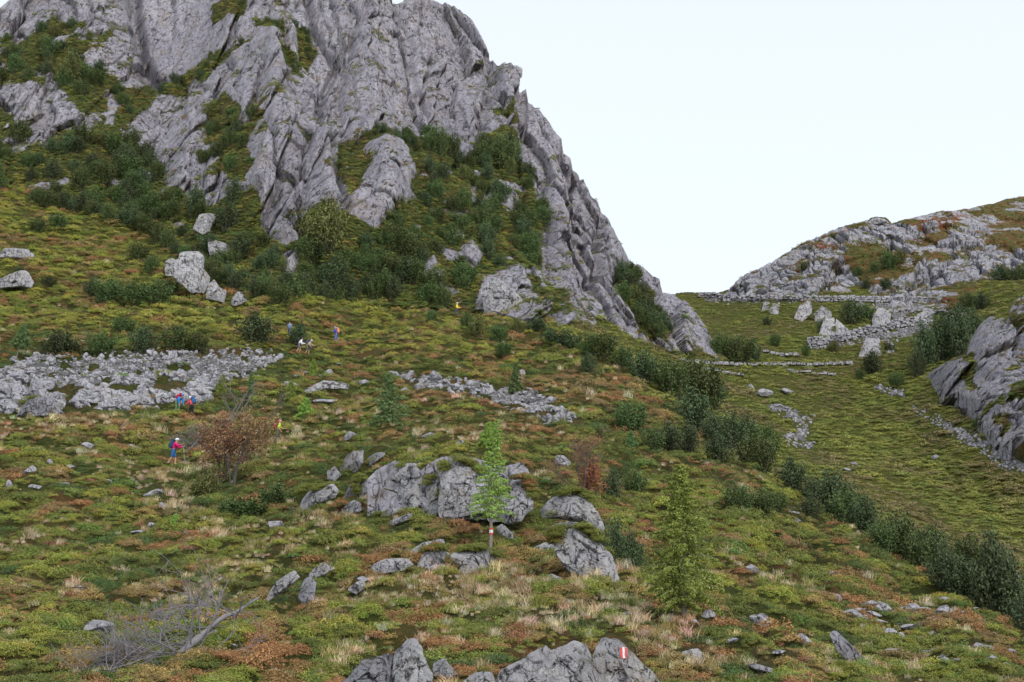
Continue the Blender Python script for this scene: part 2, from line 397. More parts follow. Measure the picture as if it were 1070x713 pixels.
GREEN = [
 [(-300,60),(-5,40),(10,42),(25,38),(42,28),(60,18),(85,18),(92,25),(82,38),(95,36),(112,32),(116,38),(100,48),(80,54),(82,64),(88,74),(100,70),(118,80),(125,90),(145,90),(155,86),(170,92),(160,105),(150,115),(135,125),(128,140),(120,140),(120,100),(113,96),(110,130),(92,130),(70,100),(60,85),(48,80),(40,90),(25,88),(10,95),(-300,110)],
 [(-300,130),(0,105),(20,130),(30,150),(50,150),(55,140),(90,138),(100,130),(130,135),(140,142),(150,150),(152,165),(165,175),(175,190),(172,200),(190,195),(205,208),(215,215),(230,208),(245,205),(262,202),(270,210),(285,240),(300,250),(310,235),(320,222),(345,225),(360,215),(375,225),(385,240),(400,245),(440,270),(470,300),(500,350),(300,360),(0,360),(-300,360)],
 [(227,0),(260,0),(262,12),(252,22),(240,16),(232,22),(226,18)],
 [(195,75),(215,62),(262,40),(264,44),(240,55),(222,72),(215,85),(200,85),(185,95),(168,98),(160,95),(175,82)],
 [(263,20),(275,22),(292,35),(297,45),(290,48),(275,36),(264,30)],
 [(286,50),(300,55),(312,72),(318,85),(300,75),(288,58)], [(306,30),(320,30),(330,60),(320,80),(310,60)],
 [(215,115),(222,105),(235,98),(242,110),(250,118),(262,115),(275,112),(276,125),(268,140),(255,150),(265,165),(262,180),(255,195),(240,190),(215,195),(203,195),(205,180),(225,178),(210,170),(205,160),(212,145),(218,135)],
 [(375,152),(395,142),(425,142),(440,148),(448,140),(470,138),(477,160),(490,162),(500,150),(512,150),(512,135),(530,132),(545,140),(546,165),(555,175),(568,210),(574,230),(570,250),(570,285),(560,290),(540,275),(520,285),(500,290),(495,345),(470,300),(440,290),(425,270),(380,260),(385,240),(410,225),(428,215),(425,195),(432,185),(425,160),(400,152),(380,160)],
 [(352,158),(378,158),(382,175),(375,200),(362,208),(355,190)],
 [(648,282),(662,282),(668,300),(680,310),(695,325),(705,345),(700,355),(685,350),(670,335),(655,315),(645,305)],
 [(512,108),(535,112),(547,115),(545,125),(520,120)], [(318,225),(340,215),(350,225),(360,240),(340,260),(310,250)],
 [(550,292),(580,298),(595,318),(575,322),(555,305)], [(600,335),(655,350),(700,365),(757,376),(757,392),(600,362)]]
BARE = [[(21,120),(32,100),(48,80),(62,84),(66,93),(75,115),(92,125),(93,138),(70,138),(48,150),(30,150),(40,135)], [(203,190),(215,182),(232,182),(248,194),(240,206),(215,208)],
 [(84,30),(95,22),(108,24),(106,34),(88,37)], [(-40,90),(5,86),(22,90),(20,98),(8,103),(-40,115)], [(535,208),(548,204),(552,212),(540,218)], [(478,262),(490,255),(500,270),(492,282),(480,275)],
 [(440,275),(450,270),(462,290),(458,300),(445,290)], [(172,190),(182,186),(188,196),(178,200)], [(300,262),(312,255),(314,275),(304,290),(298,280)]]
wx = vnoise(mt.P.reshape(-1, 3)*.16, 60).reshape(X.shape)*9; wy = vnoise(mt.P.reshape(-1, 3)*.16, 61).reshape(X.shape)*7
gd = np.full(X.shape, -99.)
for p in GREEN: gd = np.maximum(gd, polydist(X+wx*.6, Yp+wy*.6, p))
for p in BARE: gd = np.minimum(gd, -polydist(X+wx*.4, Yp+wy*.4, p))
cover = sm(-6, 6, gd)
p0 = mt.P.reshape(-1, 3)
wq = p0+np.stack([fbm(p0*.12, 21, 3), fbm(p0*.12, 25, 3), fbm(p0*.12, 29, 3)], -1)*1.8
zr = wq[:, 2]-95; shr = (.1+.16*sm(330, 560, X)+.16*vnoise(p0*.03, 45).reshape(X.shape)).ravel()            # strata lean left of the middle one way, right of it the other
q1 = np.stack([wq[:, 0]+shr*zr, (wq[:, 1]-.75*zr)*.05, zr*.2+wq[:, 0]*.05], -1)
q2 = np.stack([wq[:, 0]+shr*zr*.7, (wq[:, 1]-.75*zr)*.08, zr*.36-wq[:, 0]*.12], -1)
D = np.zeros(len(p0))
for qq, sc, am, sd_, jw in ((q1, 1/12., 3.6, 100, .05), (q1, 1/5.2, 1.8, 120, .06), (q2, 1/2.6, .62, 140, .07), (q2, 1/1.2, .24, 160, .1)):
    v, e = facets(qq*sc, sd_, .62, (1, .6, .45)); D += am*v*.8; D -= am*(.28 if am > 1 else .5)*(1-sm(0, jw, e))
D += fbm(wq*np.array([1.1, 1.1, .6]), 200, 3, .6)*.16+ridged(q1*.09, 210, 2)*.8
D = D.reshape(X.shape)
# big gullies (dark clefts) and buttresses read from the cliff
GUL = [([(322,-60),(322,0),(329,34),(339,57),(351,77),(338,100),(334,115),(339,140)], 4, 3.2), ([(410,-10),(418,20),(428,67),(435,98),(447,118)], 5, 2.2), ([(385,0),(361,64),(354,101),(356,151),(350,200)], 4, 1.6),
    ([(321,141),(317,202),(316,240)], 3, 1.6), ([(141,-60),(141,0),(148,40),(158,66),(172,80)], 9, 5.0), ([(232,17),(215,57),(188,81)], 6, 1.8), ([(569,180),(571,214),(575,250)], 4, 2.2), ([(601,205),(601,255)], 3, 1.6),
    ([(628,215),(626,250),(625,290)], 4, 3.0), ([(272,75),(268,100),(258,125)], 3, 2.2), ([(515,70),(512,100),(500,140)], 5, 2.), ([(640,330),(655,350),(670,356)], 5, 1.5), ([(345,150),(352,190),(360,225)], 5, 2.4), ([(648,285),(690,340)], 12, 3.)]
for ln, wdt, am in GUL:
    dd = linedist(X+wx*.35, Yp, ln); D -= am*np.exp(-(dd/wdt)**2)
for ln, wdt, am in [([(292,40),(285,110),(268,190)], 14, 3.), ([(300,120),(305,230)], 12, 2.6), ([(335,150),(340,230)], 10, 2.4), ([(395,165),(405,225)], 14, 3.), ([(375,20),(390,130)], 18, 2.), ([(585,200),(595,330)], 12, 3.), ([(200,140),(185,200)], 14, 2.5), ([(560,120),(585,180)], 8, 1.5)]:
    dd = linedist(X, Yp, ln); D += am*np.exp(-(dd/wdt)**2)
slab = sm(-4, 6, polydist(X, Yp, [(142,-80),(235,-80),(232,10),(212,55),(190,78),(170,70),(155,45)]))   # the smooth recessed wall
D = D*(1-.75*slab)-3.*slab
edge = sm(0, 10, Yp-mt.top[None])                                      # calmer right at the skyline
D *= (1-.62*cover)*(.35+.65*edge)
D *= sm(0, 10, 762-X)*.98+.02
D += cover*(fbm(p0*.5, 300, 4)*.5).reshape(X.shape)
D *= sm(34, 8, Yp-mtn_base(X))
out = np.array([.3, -.93, .08]); out /= np.linalg.norm(out)
t_ = np.linspace(0, 1, mt.nr)[:, None]
mt.P = mt.P+D[..., None]*out
nz = np.abs(mt.normals()[..., 2])
cover_sh = .1+.74*cover+.42*sm(.66, .88, nz)*(1-cover)*(1-slab)-.5*cover*sm(4, 22, mtn_base(X)-Yp)*sm(.22, .5, fbm(p0*.22, 310, 3).reshape(X.shape))
mt.cover = cover
cover_sh += (1-cover)*(1-slab)*.34*sm(.08, .36, fbm(p0*np.array([.3, .3, .2]), 330, 4).reshape(X.shape))
M_mtn = mat_mountain('mountain_rock', .8)
mo = mt.build('mountain', M_mtn, {'cover': cover_sh}, [(3, -.6), (10, -6), (30, -30), (80, -90)], None, True)
# close the right flank so the peak has a far side
tag(mo, kind='structure')

# ---- the rounded knoll across the saddle
KY = [(690, 309, 300), (720, 309, 290), (760, 309, 282), (900, 312, 262), (1000, 312, 252), (1070, 320, 242), (1400, 330, 225), (765, 298, 287), (820, 265, 292), (870, 240, 300), (930, 232, 308), (1000, 215, 322), (1065, 205, 335), (1400, 160, 345),
      (850, 290, 275), (930, 280, 275), (1000, 270, 278), (1050, 270, 275)]
ktop = lerpline([(755, 309), (762, 303), (768, 296), (778, 288), (790, 282), (800, 276), (820, 265), (845, 252), (870, 241), (885, 236), (905, 229), (915, 227), (926, 227), (932, 233), (960, 226), (985, 220), (1010, 218), (1040, 212), (1050, 208), (1062, 204), (1075, 203), (1400, 160)])
kbot = lerpline([(755, 318), (900, 324), (1000, 326), (1040, 335), (1400, 345)])
kn = Sheet(755, 1400, 1.0, 200, ktop, lambda x: kbot(x)+14, KY, clampy=kbot)
X, Yp = kn.px, kn.py
KG = [([(845,255),(930,235),(1000,218),(1060,212),(1075,245),(1400,250),(1400,150),(1062,203),(1000,214),(960,222),(930,226),(905,226),(870,238)], 1), ([(872,262),(900,256),(930,258),(948,262),(950,275),(938,292),(915,298),(895,285)], 1),
      ([(985,235),(1000,240),(990,262),(970,270),(955,268),(965,252)], .9), ([(960,226),(1075,206),(1075,262),(1050,258),(1030,245),(1000,240)], 1), ([(940,262),(960,262),(955,280),(940,300),(935,290)], .8), ([(985,300),(1070,285),(1400,290),(1400,345),(1000,345)], 1), ([(1000,262),(1020,275),(1010,285),(1000,280)], .6)]
kc = np.zeros(X.shape)
wk = vnoise(kn.P.reshape(-1, 3)*.14, 70).reshape(X.shape)*9
for p, a in KG: kc = np.maximum(kc, a*sm(-7, 7, polydist(X+wk, Yp+wk*.6, p)))
p0 = kn.P.reshape(-1, 3)
wq = p0+np.stack([fbm(p0*.1, 421, 3), fbm(p0*.1, 425, 3), fbm(p0*.1, 429, 3)], -1)*4
zr = wq[:, 2]-100; q1 = np.stack([wq[:, 0]-.55*zr, (wq[:, 1]-1.2*zr)*.3, zr*.55+wq[:, 0]*.2], -1)
D = np.zeros(len(p0))
for sc, am, sd_, jw in ((1/9., 2.1, 500, .08), (1/4., 1.1, 520, .1), (1/1.8, .4, 540, .12)):
    v, e = facets(q1*sc, sd_, .6, (1, .6, .6)); D += am*v*.8; D -= am*.7*(1-sm(0, jw, e))
D += fbm(wq, 560, 3, .6)*.15
D = D.reshape(X.shape)*(1-.7*kc)*(.3+.7*sm(0, 8, Yp-kn.top[None]))
kn.P = kn.P+D[..., None]*np.array([-.2, -.85, .45])
nz = np.abs(kn.normals()[..., 2]); kn.cover = kc
fk = fbm(p0*.16, 600, 4).reshape(X.shape)
kcs = .12+.38*sm(.0, .3, fbm(p0*np.array([.25, .25, .3]), 640, 4).reshape(X.shape))*(1-kc)+.7*kc-.45*sm(.05, .4, fk)*kc+.3*sm(.7, .9, nz)*(1-kc)
M_knoll = mat_mountain('knoll_rock', .7, True)
ko = kn.build('knoll_hill', M_knoll, {'cover': kcs}, [(4, .2), (15, -2), (60, -25), (150, -80)])
tag(ko, kind='structure')

# ---- rock outcrops that grow out of the slope: a steep broken face on the slope's own line
def face(name, x0, x1, dx, nr, top, bot, steep, bulge, green, label, scales, seed, ybase=None, shear=.15, mat=None, cat='rock outcrop'):
    s = Sheet(x0, x1, dx, nr, lerpline(top), lerpline(bot), [(0, 0, 100), (1000, 0, 100), (0, 700, 100), (1000, 700, 100)])
    yb = ground.at(s.x, s.bot, ground.Y)[None]; yg = ground.at(s.px, s.py, ground.Y)
    if ybase is not None: yb = yb*0+float(ground.at(*ybase, ground.Y))
    ex = np.minimum(s.px-x0, x1-s.px)/(x1-x0); ey = (s.top[None]-s.py)/(s.top-s.bot-1e-6)[None]
    ed = sm(0, .12, ex)*sm(1.0, .86, 1-ey)
    s.Y = yb+steep*(yg-yb)-bulge*ed+(1-sm(0, .1, ex))*bulge*.8
    s.P = world(s.px, s.py, s.Y); p0 = s.P.reshape(-1, 3)
    wq = p0+np.stack([fbm(p0*.25, seed, 3), fbm(p0*.25, seed+4, 3), fbm(p0*.25, seed+8, 3)], -1)*scales[0][0]*.22
    zr = wq[:, 2]-p0[:, 2].mean(); D = np.zeros(len(p0)); q = np.stack([wq[:, 0]+shear*zr, (wq[:, 1]-.9*zr)*.15, zr*.5+wq[:, 0]*.2], -1)
    for sc, am in scales:
        v, e = facets(q/sc, seed+int(sc*10), .7, (1, .6, .8)); D += am*v*.8-am*.55*(1-sm(0, .07, e))
    D = D.reshape(s.px.shape)*(.25+.75*ed); s.P = s.P+D[..., None]*np.array([.1, -.95, .2])
    cv = np.zeros(s.px.shape); wk = vnoise(p0*.5, seed+20).reshape(cv.shape)*4
    for p in green: cv = np.maximum(cv, sm(-4, 4, polydist(s.px+wk, s.py+wk, p)))
    nz = np.abs(s.normals()[..., 2]); s.cv = .1+.8*cv+.5*sm(.68, .88, nz)*(1-cv)+.3*sm(.05, .35, fbm(p0*.5, seed+30, 4).reshape(cv.shape))*(1-cv)
    o = s.build(name, mat or M_out, {'cover': s.cv}, [(.6, -.1), (3, -1.5), (6, -6)], (s.P[0]+np.array([0, 1.2, -2.5])*scales[0][1])[None], True); tag(o, label, cat); return s
M_out = mat_mountain('outcrop_rock', 1.3)
CR = face('rock_outcrop', 966, 1190, .8, 230, [(966,394),(976,386),(990,377),(1007,369),(1014,362),(1020,345),(1026,337),(1034,331),(1047,333),(1052,337),(1056,322),(1066,310),(1076,304),(1190,300)],
    [(966,400),(974,407),(985,416),(1003,427),(1018,433),(1026,446),(1036,456),(1050,466),(1075,470),(1190,490)], .42, 3.2,
    [[(1006,366),(1016,364),(1024,376),(1034,396),(1028,402),(1018,388),(1008,376)], [(1024,430),(1040,418),(1054,404),(1064,408),(1050,418),(1036,432),(1026,444)], [(1050,330),(1058,326),(1100,338),(1100,344),(1060,340)], [(1062,392),(1100,386),(1100,406),(1066,410)], [(1038,436),(1050,430),(1058,440),(1046,450)]],
    'tall grey crag at the right edge, fractured and overgrown, above the long stone streak', ((7., 2.4), (3., 1.2), (1.3, .45)), 1300, shear=-.25)
face('rock_ledge', 384, 557, .5, 120, [(384,500),(394,490),(412,481),(424,484),(440,492),(448,484),(462,477),(480,476),(505,481),(524,488),(545,483),(552,492),(557,512)],
    [(384,530),(400,538),(440,548),(480,549),(520,550),(545,550),(557,540)], .15, .05, [], 'dark broken rock face behind the big blocks of the central outcrop', ((1.8, .35), (.8, .18)), 1400, ybase=(470, 537))
# ------------------------------------------------------------------ ground cover (nobody could count it)
def leaf_cloud(P, Nn, size, asp=.6, quad=True, rs=None):
    """one small leaf quad at every point P facing roughly Nn"""
    rs = rs or rng; n = len(P)
    r = rs.normal(size=(n, 3)); nn = Nn+r*.55; nn /= np.linalg.norm(nn, axis=1, keepdims=True)
    a = np.cross(nn, rs.normal(size=(n, 3))); a /= np.linalg.norm(a, axis=1, keepdims=True)+1e-9
    b = np.cross(nn, a); size = np.broadcast_to(size, (n,))[:, None]
    V = np.stack([P-a*size, P-b*size*asp, P+a*size, P+b*size*asp], 1).reshape(-1, 3)
    Fq = np.arange(4*n).reshape(-1, 4)
    return V, Fq, np.repeat(rs.random(n), 4)
def proto(name, V, Fq, lv, mat):
    return bpy.data.objects.new(name, mesh_np(name, V, Fq, mat, False, {'lv': ('POINT', 'FLOAT', lv)}))
def dome(name, n, size, mat, seed, flat=.6, fill=.55):
    rs = np.random.default_rng(seed)
    d = rs.normal(size=(n, 3)); d[:, 2] = np.abs(d[:, 2]); d /= np.linalg.norm(d, axis=1, keepdims=True)
    r = fill+(1-fill)*rs.random(n)**.5
    bump_ = 1+.25*np.sin(d[:, 0]*5+seed)*np.cos(d[:, 1]*6+seed*2)
    P = d*(r*bump_)[:, None]*np.array([1, 1, flat]); P[:, 2] -= .12
    return proto(name, *leaf_cloud(P, d, size*(.7+.6*rs.random(n)), .6, rs=rs), mat)
def blades(name, n, mat, seed, wd=.03):
    rs = np.random.default_rng(seed)
    b = rs.normal(size=(n, 3))*[.35, .35, 0]; d = rs.normal(size=(n, 3))*[.35, .35, 0]+[0, 0, 1]; d *= (.5+.6*rs.random(n))[:, None]
    s = rs.normal(size=(n, 3))*[1, 1, 0]; s /= np.linalg.norm(s, axis=1, keepdims=True); s *= wd
    m = b+d*.55; t = b+d+(d*[1, 1, 0])*.5
    V = np.stack([b-s, b+s, m+s*.8, m-s*.8, m-s*.8, m+s*.8, t+s*.15, t-s*.15], 1).reshape(-1, 3)
    return proto(name, V, np.arange(8*n).reshape(-1, 4), np.repeat(rs.random(n), 8), mat)
M_tuft = mat_leaf('dwarf_shrub_leaves', (.1, .1, .1), .45, True)
M_blade = mat_leaf('grass_blades', (.1, .1, .1), .45, True)
protos = {'dome': [dome('dwarf_shrub_tuft', 640, .052, M_tuft, i) for i in range(4)],
          'grass': [blades('grass_tuft', 70, M_blade, i+10) for i in range(3)],
          'broad': [dome('broad_leaf_tuft', 240, .09, M_tuft, i+20, .42, .35) for i in range(3)]}
def scatter(name, kind, P, scale, tint, label, cat, flat=1., extra=None):
    """vertices carrying size, turn and colour; geometry nodes set a tuft on each"""
    n = len(P); me = bpy.data.meshes.new(name); me.vertices.add(n); me.vertices.foreach_set('co', np.ascontiguousarray(P, np.float32).ravel())
    sc = np.stack([scale, scale, scale*flat*(.8+.5*rng.random(n))], -1)
    rot = np.stack([rng.normal(size=n)*.15, rng.normal(size=n)*.15, rng.random(n)*6.28], -1) if extra is None else extra
    for nm, ty, arr in (('scl', 'FLOAT_VECTOR', sc), ('rot', 'FLOAT_VECTOR', rot), ('tint', 'FLOAT_COLOR', np.concatenate([tint, np.ones((n, 1))], 1))):
        a = me.attributes.new(nm, ty, 'POINT'); a.data.foreach_set('color' if 'COLOR' in ty else 'vector', np.ascontiguousarray(arr, np.float32).ravel())
    o = link(bpy.data.objects.new(name, me)); tag(o, label, cat, kind='stuff')
    g = bpy.data.node_groups.new(name, 'GeometryNodeTree')
    g.interface.new_socket('Geometry', in_out='INPUT', socket_type='NodeSocketGeometry'); g.interface.new_socket('Geometry', in_out='OUTPUT', socket_type='NodeSocketGeometry')
    gi, go_ = g.nodes.new('NodeGroupInput'), g.nodes.new('NodeGroupOutput')
    ip = g.nodes.new('GeometryNodeInstanceOnPoints'); jn = g.nodes.new('GeometryNodeJoinGeometry'); mp = g.nodes.new('GeometryNodeMeshToPoints')
    g.links.new(gi.outputs[0], mp.inputs[0]); g.links.new(mp.outputs[0], ip.inputs['Points'])
    for pr in (protos[kind] if isinstance(kind, str) else kind):
        oi = g.nodes.new('GeometryNodeObjectInfo'); oi.inputs['Object'].default_value = pr; oi.inputs['As Instance'].default_value = True
        g.links.new(oi.outputs['Geometry'], jn.inputs[0])
    g.links.new(jn.outputs[0], ip.inputs['Instance']); ip.inputs['Pick Instance'].default_value = True
    for nm, sock in (('scl', 'Scale'), ('rot', 'Rotation')):
        na = g.nodes.new('GeometryNodeInputNamedAttribute'); na.data_type = 'FLOAT_VECTOR'; na.inputs['Name'].default_value = nm
        g.links.new(na.outputs['Attribute'], ip.inputs[sock])
    g.links.new(ip.outputs[0], go_.inputs[0])
    md = o.modifiers.new('tufts', 'NODES'); md.node_group = g
    return o
# --- areas with stones, traced on the slope
def tr(x0, y0, s, pts): return [(x0+a/s, y0+b/s) for a, b in pts]
A5 = lambda p: tr(300, 450, 5.945, p)
A6 = lambda p: tr(460, 450, 4.195, p)
A2_ = lambda p: tr(250, 440, 2.613, p)
A3_ = lambda p: tr(500, 440, 2.613, p)
A1_ = lambda p: tr(0, 440, 2.613, p)
AL = lambda p: tr(0, 220, 2.97, p)
AM = lambda p: tr(130, 130, 3.755, p)
AR = lambda p: tr(940, 280, 3.56, p)
AK = lambda p: tr(770, 180, 2.97, p)
AB = lambda p: tr(770, 480, 3.06, p)
AC = lambda p: tr(250, 220, 2.97, p)
H = [
 (A5([(320,220),(345,160),(385,118),(430,140),(475,138),(478,225),(430,278),(380,255),(330,240)]), 'squarish grey boulder at the upper left of the central outcrop, under a rusty cushion'),
 (A5([(482,150),(560,138),(615,152),(600,175),(540,210),(485,228)]), 'grey boulder half under turf, right beside the squarish upper left boulder'),
 (A5([(240,240),(290,218),(315,250),(345,290),(300,320),(250,298)]), 'small broken rock left of and below the squarish boulder of the outcrop'),
 (A5([(70,390),(120,345),(200,372),(290,340),(328,400),(305,442),(200,460),(100,505),(70,475)]), 'wide low boulder at the left end of the central outcrop'),
 (A5([(348,405),(380,325),(415,352),(447,415),(400,428),(350,428)]), 'small pointed dark rock left of the smooth upright block'),
 (A5([(422,335),(445,288),(532,318),(548,402),(490,434),(440,392)]), 'smooth pale upright block between pointed rock and the great boulder'),
 (A5([(268,508),(330,458),(410,438),(470,478),(468,522),(380,535),(315,548)]), 'pale oblong boulder lying in the turf below the smooth upright block'),
 (A5([(545,325),(590,258),(680,236),(760,198),(795,212),(835,300),(852,475),(800,520),(740,520),(640,455),(570,405)]), 'great light grey boulder with a peaked top in the middle of the outcrop'),
 (A5([(862,335),(905,280),(965,262),(980,330),(970,475),(930,530),(868,515)]), 'narrow upright slab right of the great peaked boulder'),
 (A5([(878,235),(950,183),(975,215),(972,262),(890,265)]), 'small triangular rock on top of the narrow upright slab'),
 (A5([(555,520),(600,488),(660,482),(692,520),(650,548),(600,562)]), 'small cracked rock at the foot of the great peaked boulder'),
 (A5([(595,592),(660,545),(780,518),(795,548),(700,578),(620,605)]), 'flat pale slab lying below the great peaked boulder'),
 (A5([(798,542),(880,518),(905,545),(860,572),(810,564)]), 'little flat stone under the narrow upright slab'),
 (A5([(940,540),(1000,512),(1110,510),(1260,520),(1270,550),(1070,565),(960,568)]), 'long low rock ledge at the foot of the tall dark columns'),
 (A6([(18,128),(48,112),(120,138),(190,190),(195,300),(185,360),(100,378),(5,385),(5,300)]), 'tall rough block with a straight left edge behind the larch with the painted mark'),
 (A6([(268,265),(310,212),(378,202),(404,270),(392,332),(352,405),(300,412),(268,402)]), 'tall pale boulder with a slanting top just right of the marked larch'),
 (A6([(180,262),(230,248),(272,268),(274,400),(215,405),(185,345)]), 'grey block hidden behind the marked larch trunk'),
 (A6([(248,415),(275,405),(335,480),(300,480),(252,442)]), 'narrow tilted stone in the grass right of the marked larch'),
 (A6([(434,342),(500,290),(560,266),(628,264),(662,330),(704,430),(706,472),(660,425),(600,400),(520,382),(450,372)]), 'upper sloping block of the leaning outcrop, capped by rusty turf'),
 (A6([(500,440),(560,430),(640,425),(690,480),(742,540),(772,652),(720,655),(640,655),(575,610),(515,545)]), 'lower big block of the leaning outcrop with smooth steep faces'),
 (A6([(445,430),(530,398),(620,405),(660,440),(560,440),(450,442)]), 'pale rim of rock between the two blocks of the leaning outcrop'),
 (A6([(413,508),(460,488),(508,510),(508,542),(450,548),(418,528)]), 'rounded stone against the left foot of the leaning outcrop'),
 (A6([(60,540),(130,518),(210,518),(268,560),(262,592),(190,625),(130,655),(78,642),(98,600),(58,572)]), 'broad flat pale rock at the base of the marked larch'),
 (A6([(-75,600),(-20,590),(50,600),(82,622),(72,648),(0,648)]), 'low pale rock left of the broad flat rock under the marked larch'),
 (A6([(443,648),(490,628),(538,655),(500,674),(452,672)]), 'small round rock in rusty grass below the leaning outcrop'),
 (A6([(503,115),(540,106),(575,130),(562,158),(513,148)]), 'lone rock on the slope above the leaning outcrop'),
 (A2_([(488,398),(500,360),(540,343),(577,360),(572,388),(520,405)]), 'knobbly pale rock left of the marked larch'),
 (A2_([(348,402),(400,376),(457,376),(472,395),(440,412),(368,418)]), 'flat ledge rock in the middle of the near slope above rusty heather'),
 (A2_([(458,368),(500,333),(552,320),(557,335),(500,358),(470,373)]), 'slanting strip of rock above the knobbly pale rock'),
 (A2_([(74,484),(100,438),(150,408),(163,430),(132,457),(85,488)]), 'slanted white streaked rock poking from the hummock at the lower left'),
 (A2_([(163,482),(172,433),(190,423),(208,445),(207,492),(180,500)]), 'upright dark stone beside the slanted white streaked rock'),
 (A2_([(188,417),(225,386),(262,405),(235,422),(200,432)]), 'pale rock on top of the lower left hummock'),
 (A2_([(293,458),(340,430),(344,457),(320,473)]), 'small wedge shaped pale stone right of the lower left hummock'),
 (A2_([(280,720),(330,663),(412,638),(428,680),(430,760),(280,760)]), 'dark mossy left half of the split boulder at the bottom edge'),
 (A2_([(418,625),(450,597),(482,598),(502,650),(524,692),(526,760),(435,760),(425,690)]), 'tall pale right half of the split boulder at the bottom edge'),
 (A2_([(528,662),(560,650),(592,690),(572,704),(533,693)]), 'small rough rock right of the split boulder'),
 (A2_([(600,720),(640,690),(690,688),(700,740),(600,740)]), 'low rock cut by the bottom edge between the split boulder and the cracked boulder'),
 (A3_([(58,710),(72,680),(120,655),(180,618),(222,640),(170,690),(150,760),(58,760)]), 'left shoulder of the wide cracked boulder at the bottom edge'),
 (A3_([(150,700),(200,640),(260,603),(295,613),(318,690),(320,760),(150,760)]), 'large middle lobe of the wide cracked boulder at the bottom edge'),
 (A3_([(318,645),(345,600),(388,603),(425,640),(465,680),(492,715),(490,760),(320,760)]), 'boulder at the bottom edge with the red and white trail mark'),
 (A3_([(540,690),(545,655),(562,632),(602,623),(628,645),(600,684),(560,694)]), 'rough pale rock at the bottom right below the bright larch'),
 (AB([(285,560),(315,556),(400,628),(470,680),(478,705),(430,705),(345,655),(298,610)]), 'long dark slab slanting down the slope at the lower right'),
 (AL([(0,132),(20,117),(75,112),(107,135),(92,152),(10,155)]), 'upper of the two pale boulders at the far left edge'),
 (AL([(-30,220),(20,200),(70,177),(112,215),(102,242),(10,248),(-30,245)]), 'lower and larger of the two pale boulders at the far left edge'),
 (AL([(60,640),(70,600),(110,575),(150,572),(190,610),(190,635),(110,645)]), 'dark hollow fronted rock at the lower left corner of the scree'),
 (AM([(158,540),(182,503),(202,540),(202,602),(172,607)]), 'small pointed rock left of the grey pinnacle on the left slope'),
 (AM([(203,560),(215,500),(272,468),(297,500),(302,560),(334,590),(327,672),(278,678),(208,622)]), 'big cracked pinnacle of rock on the left slope'),
 (AM([(268,402),(285,343),(325,318),(352,345),(342,430),(320,452),(275,422)]), 'pale rock standing above the cracked pinnacle'),
 (AM([(318,440),(380,438),(425,490),(402,545),(340,522)]), 'rock half covered by turf right of the cracked pinnacle'),
 (AM([(328,622),(345,598),(372,640),(397,650),(397,705),(330,695)]), 'low split rock at the right foot of the cracked pinnacle'),
 (AM([(628,582),(660,488),(682,483),(697,560),(652,603)]), 'sharp pale tooth of rock among bushes under the main buttress'),
 (AM([(415,705),(440,653),(470,648),(482,690),(440,725)]), 'leaning stone at the edge of the bushes right of the cracked pinnacle'),
 (AK([(178,452),(195,415),(226,393),(238,430),(202,462)]), 'angular rock under the upper terrace wall, left group'),
 (AK([(238,440),(268,413),(303,448),(290,465),(245,462)]), 'pale rock right of the angular one under the upper terrace wall'),
 (AK([(253,510),(270,458),(302,453),(302,508)]), 'left block of the small cave between the terrace walls'),
 (AK([(298,502),(310,458),(348,490),(337,512)]), 'right block of the small cave between the terrace walls'),
 (AK([(418,462),(440,423),(478,428),(473,472),(428,482)]), 'pale knobby rock between the upper and middle terrace walls'),
 (AK([(378,572),(400,518),(443,518),(448,573)]), 'pale block under the middle terrace wall'),
 (AK([(463,562),(470,523),(487,535),(487,560)]), 'small stone right of the pale block under the middle terrace wall'),
 (AK([(76,432),(85,403),(102,398),(97,432)]), 'left of two small teeth of rock under the upper terrace wall'),
 (AK([(98,437),(110,408),(132,408),(127,442)]), 'right of two small teeth of rock under the upper terrace wall'),
 (AK([(556,442),(620,416),(624,432),(570,458)]), 'flat light slab between the terrace walls, near their right end'),
 (AC([(182,562),(258,526),(348,533),(342,552),(270,558),(220,575)]), 'long flat pale slab in the turf right of the scree'),
 (AC([(122,545),(150,535),(180,550),(165,560),(130,558)]), 'small pale stone left of the long flat slab beside the scree'),
 (AC([(318,700),(340,683),(368,700),(345,712),(322,712)]), 'round grey rock in turf above the central outcrop'),
 (AK([(405,158),(425,140),(455,140),(478,148),(480,156),(420,166)]), 'rock cap standing on the skyline of the knoll'),
]
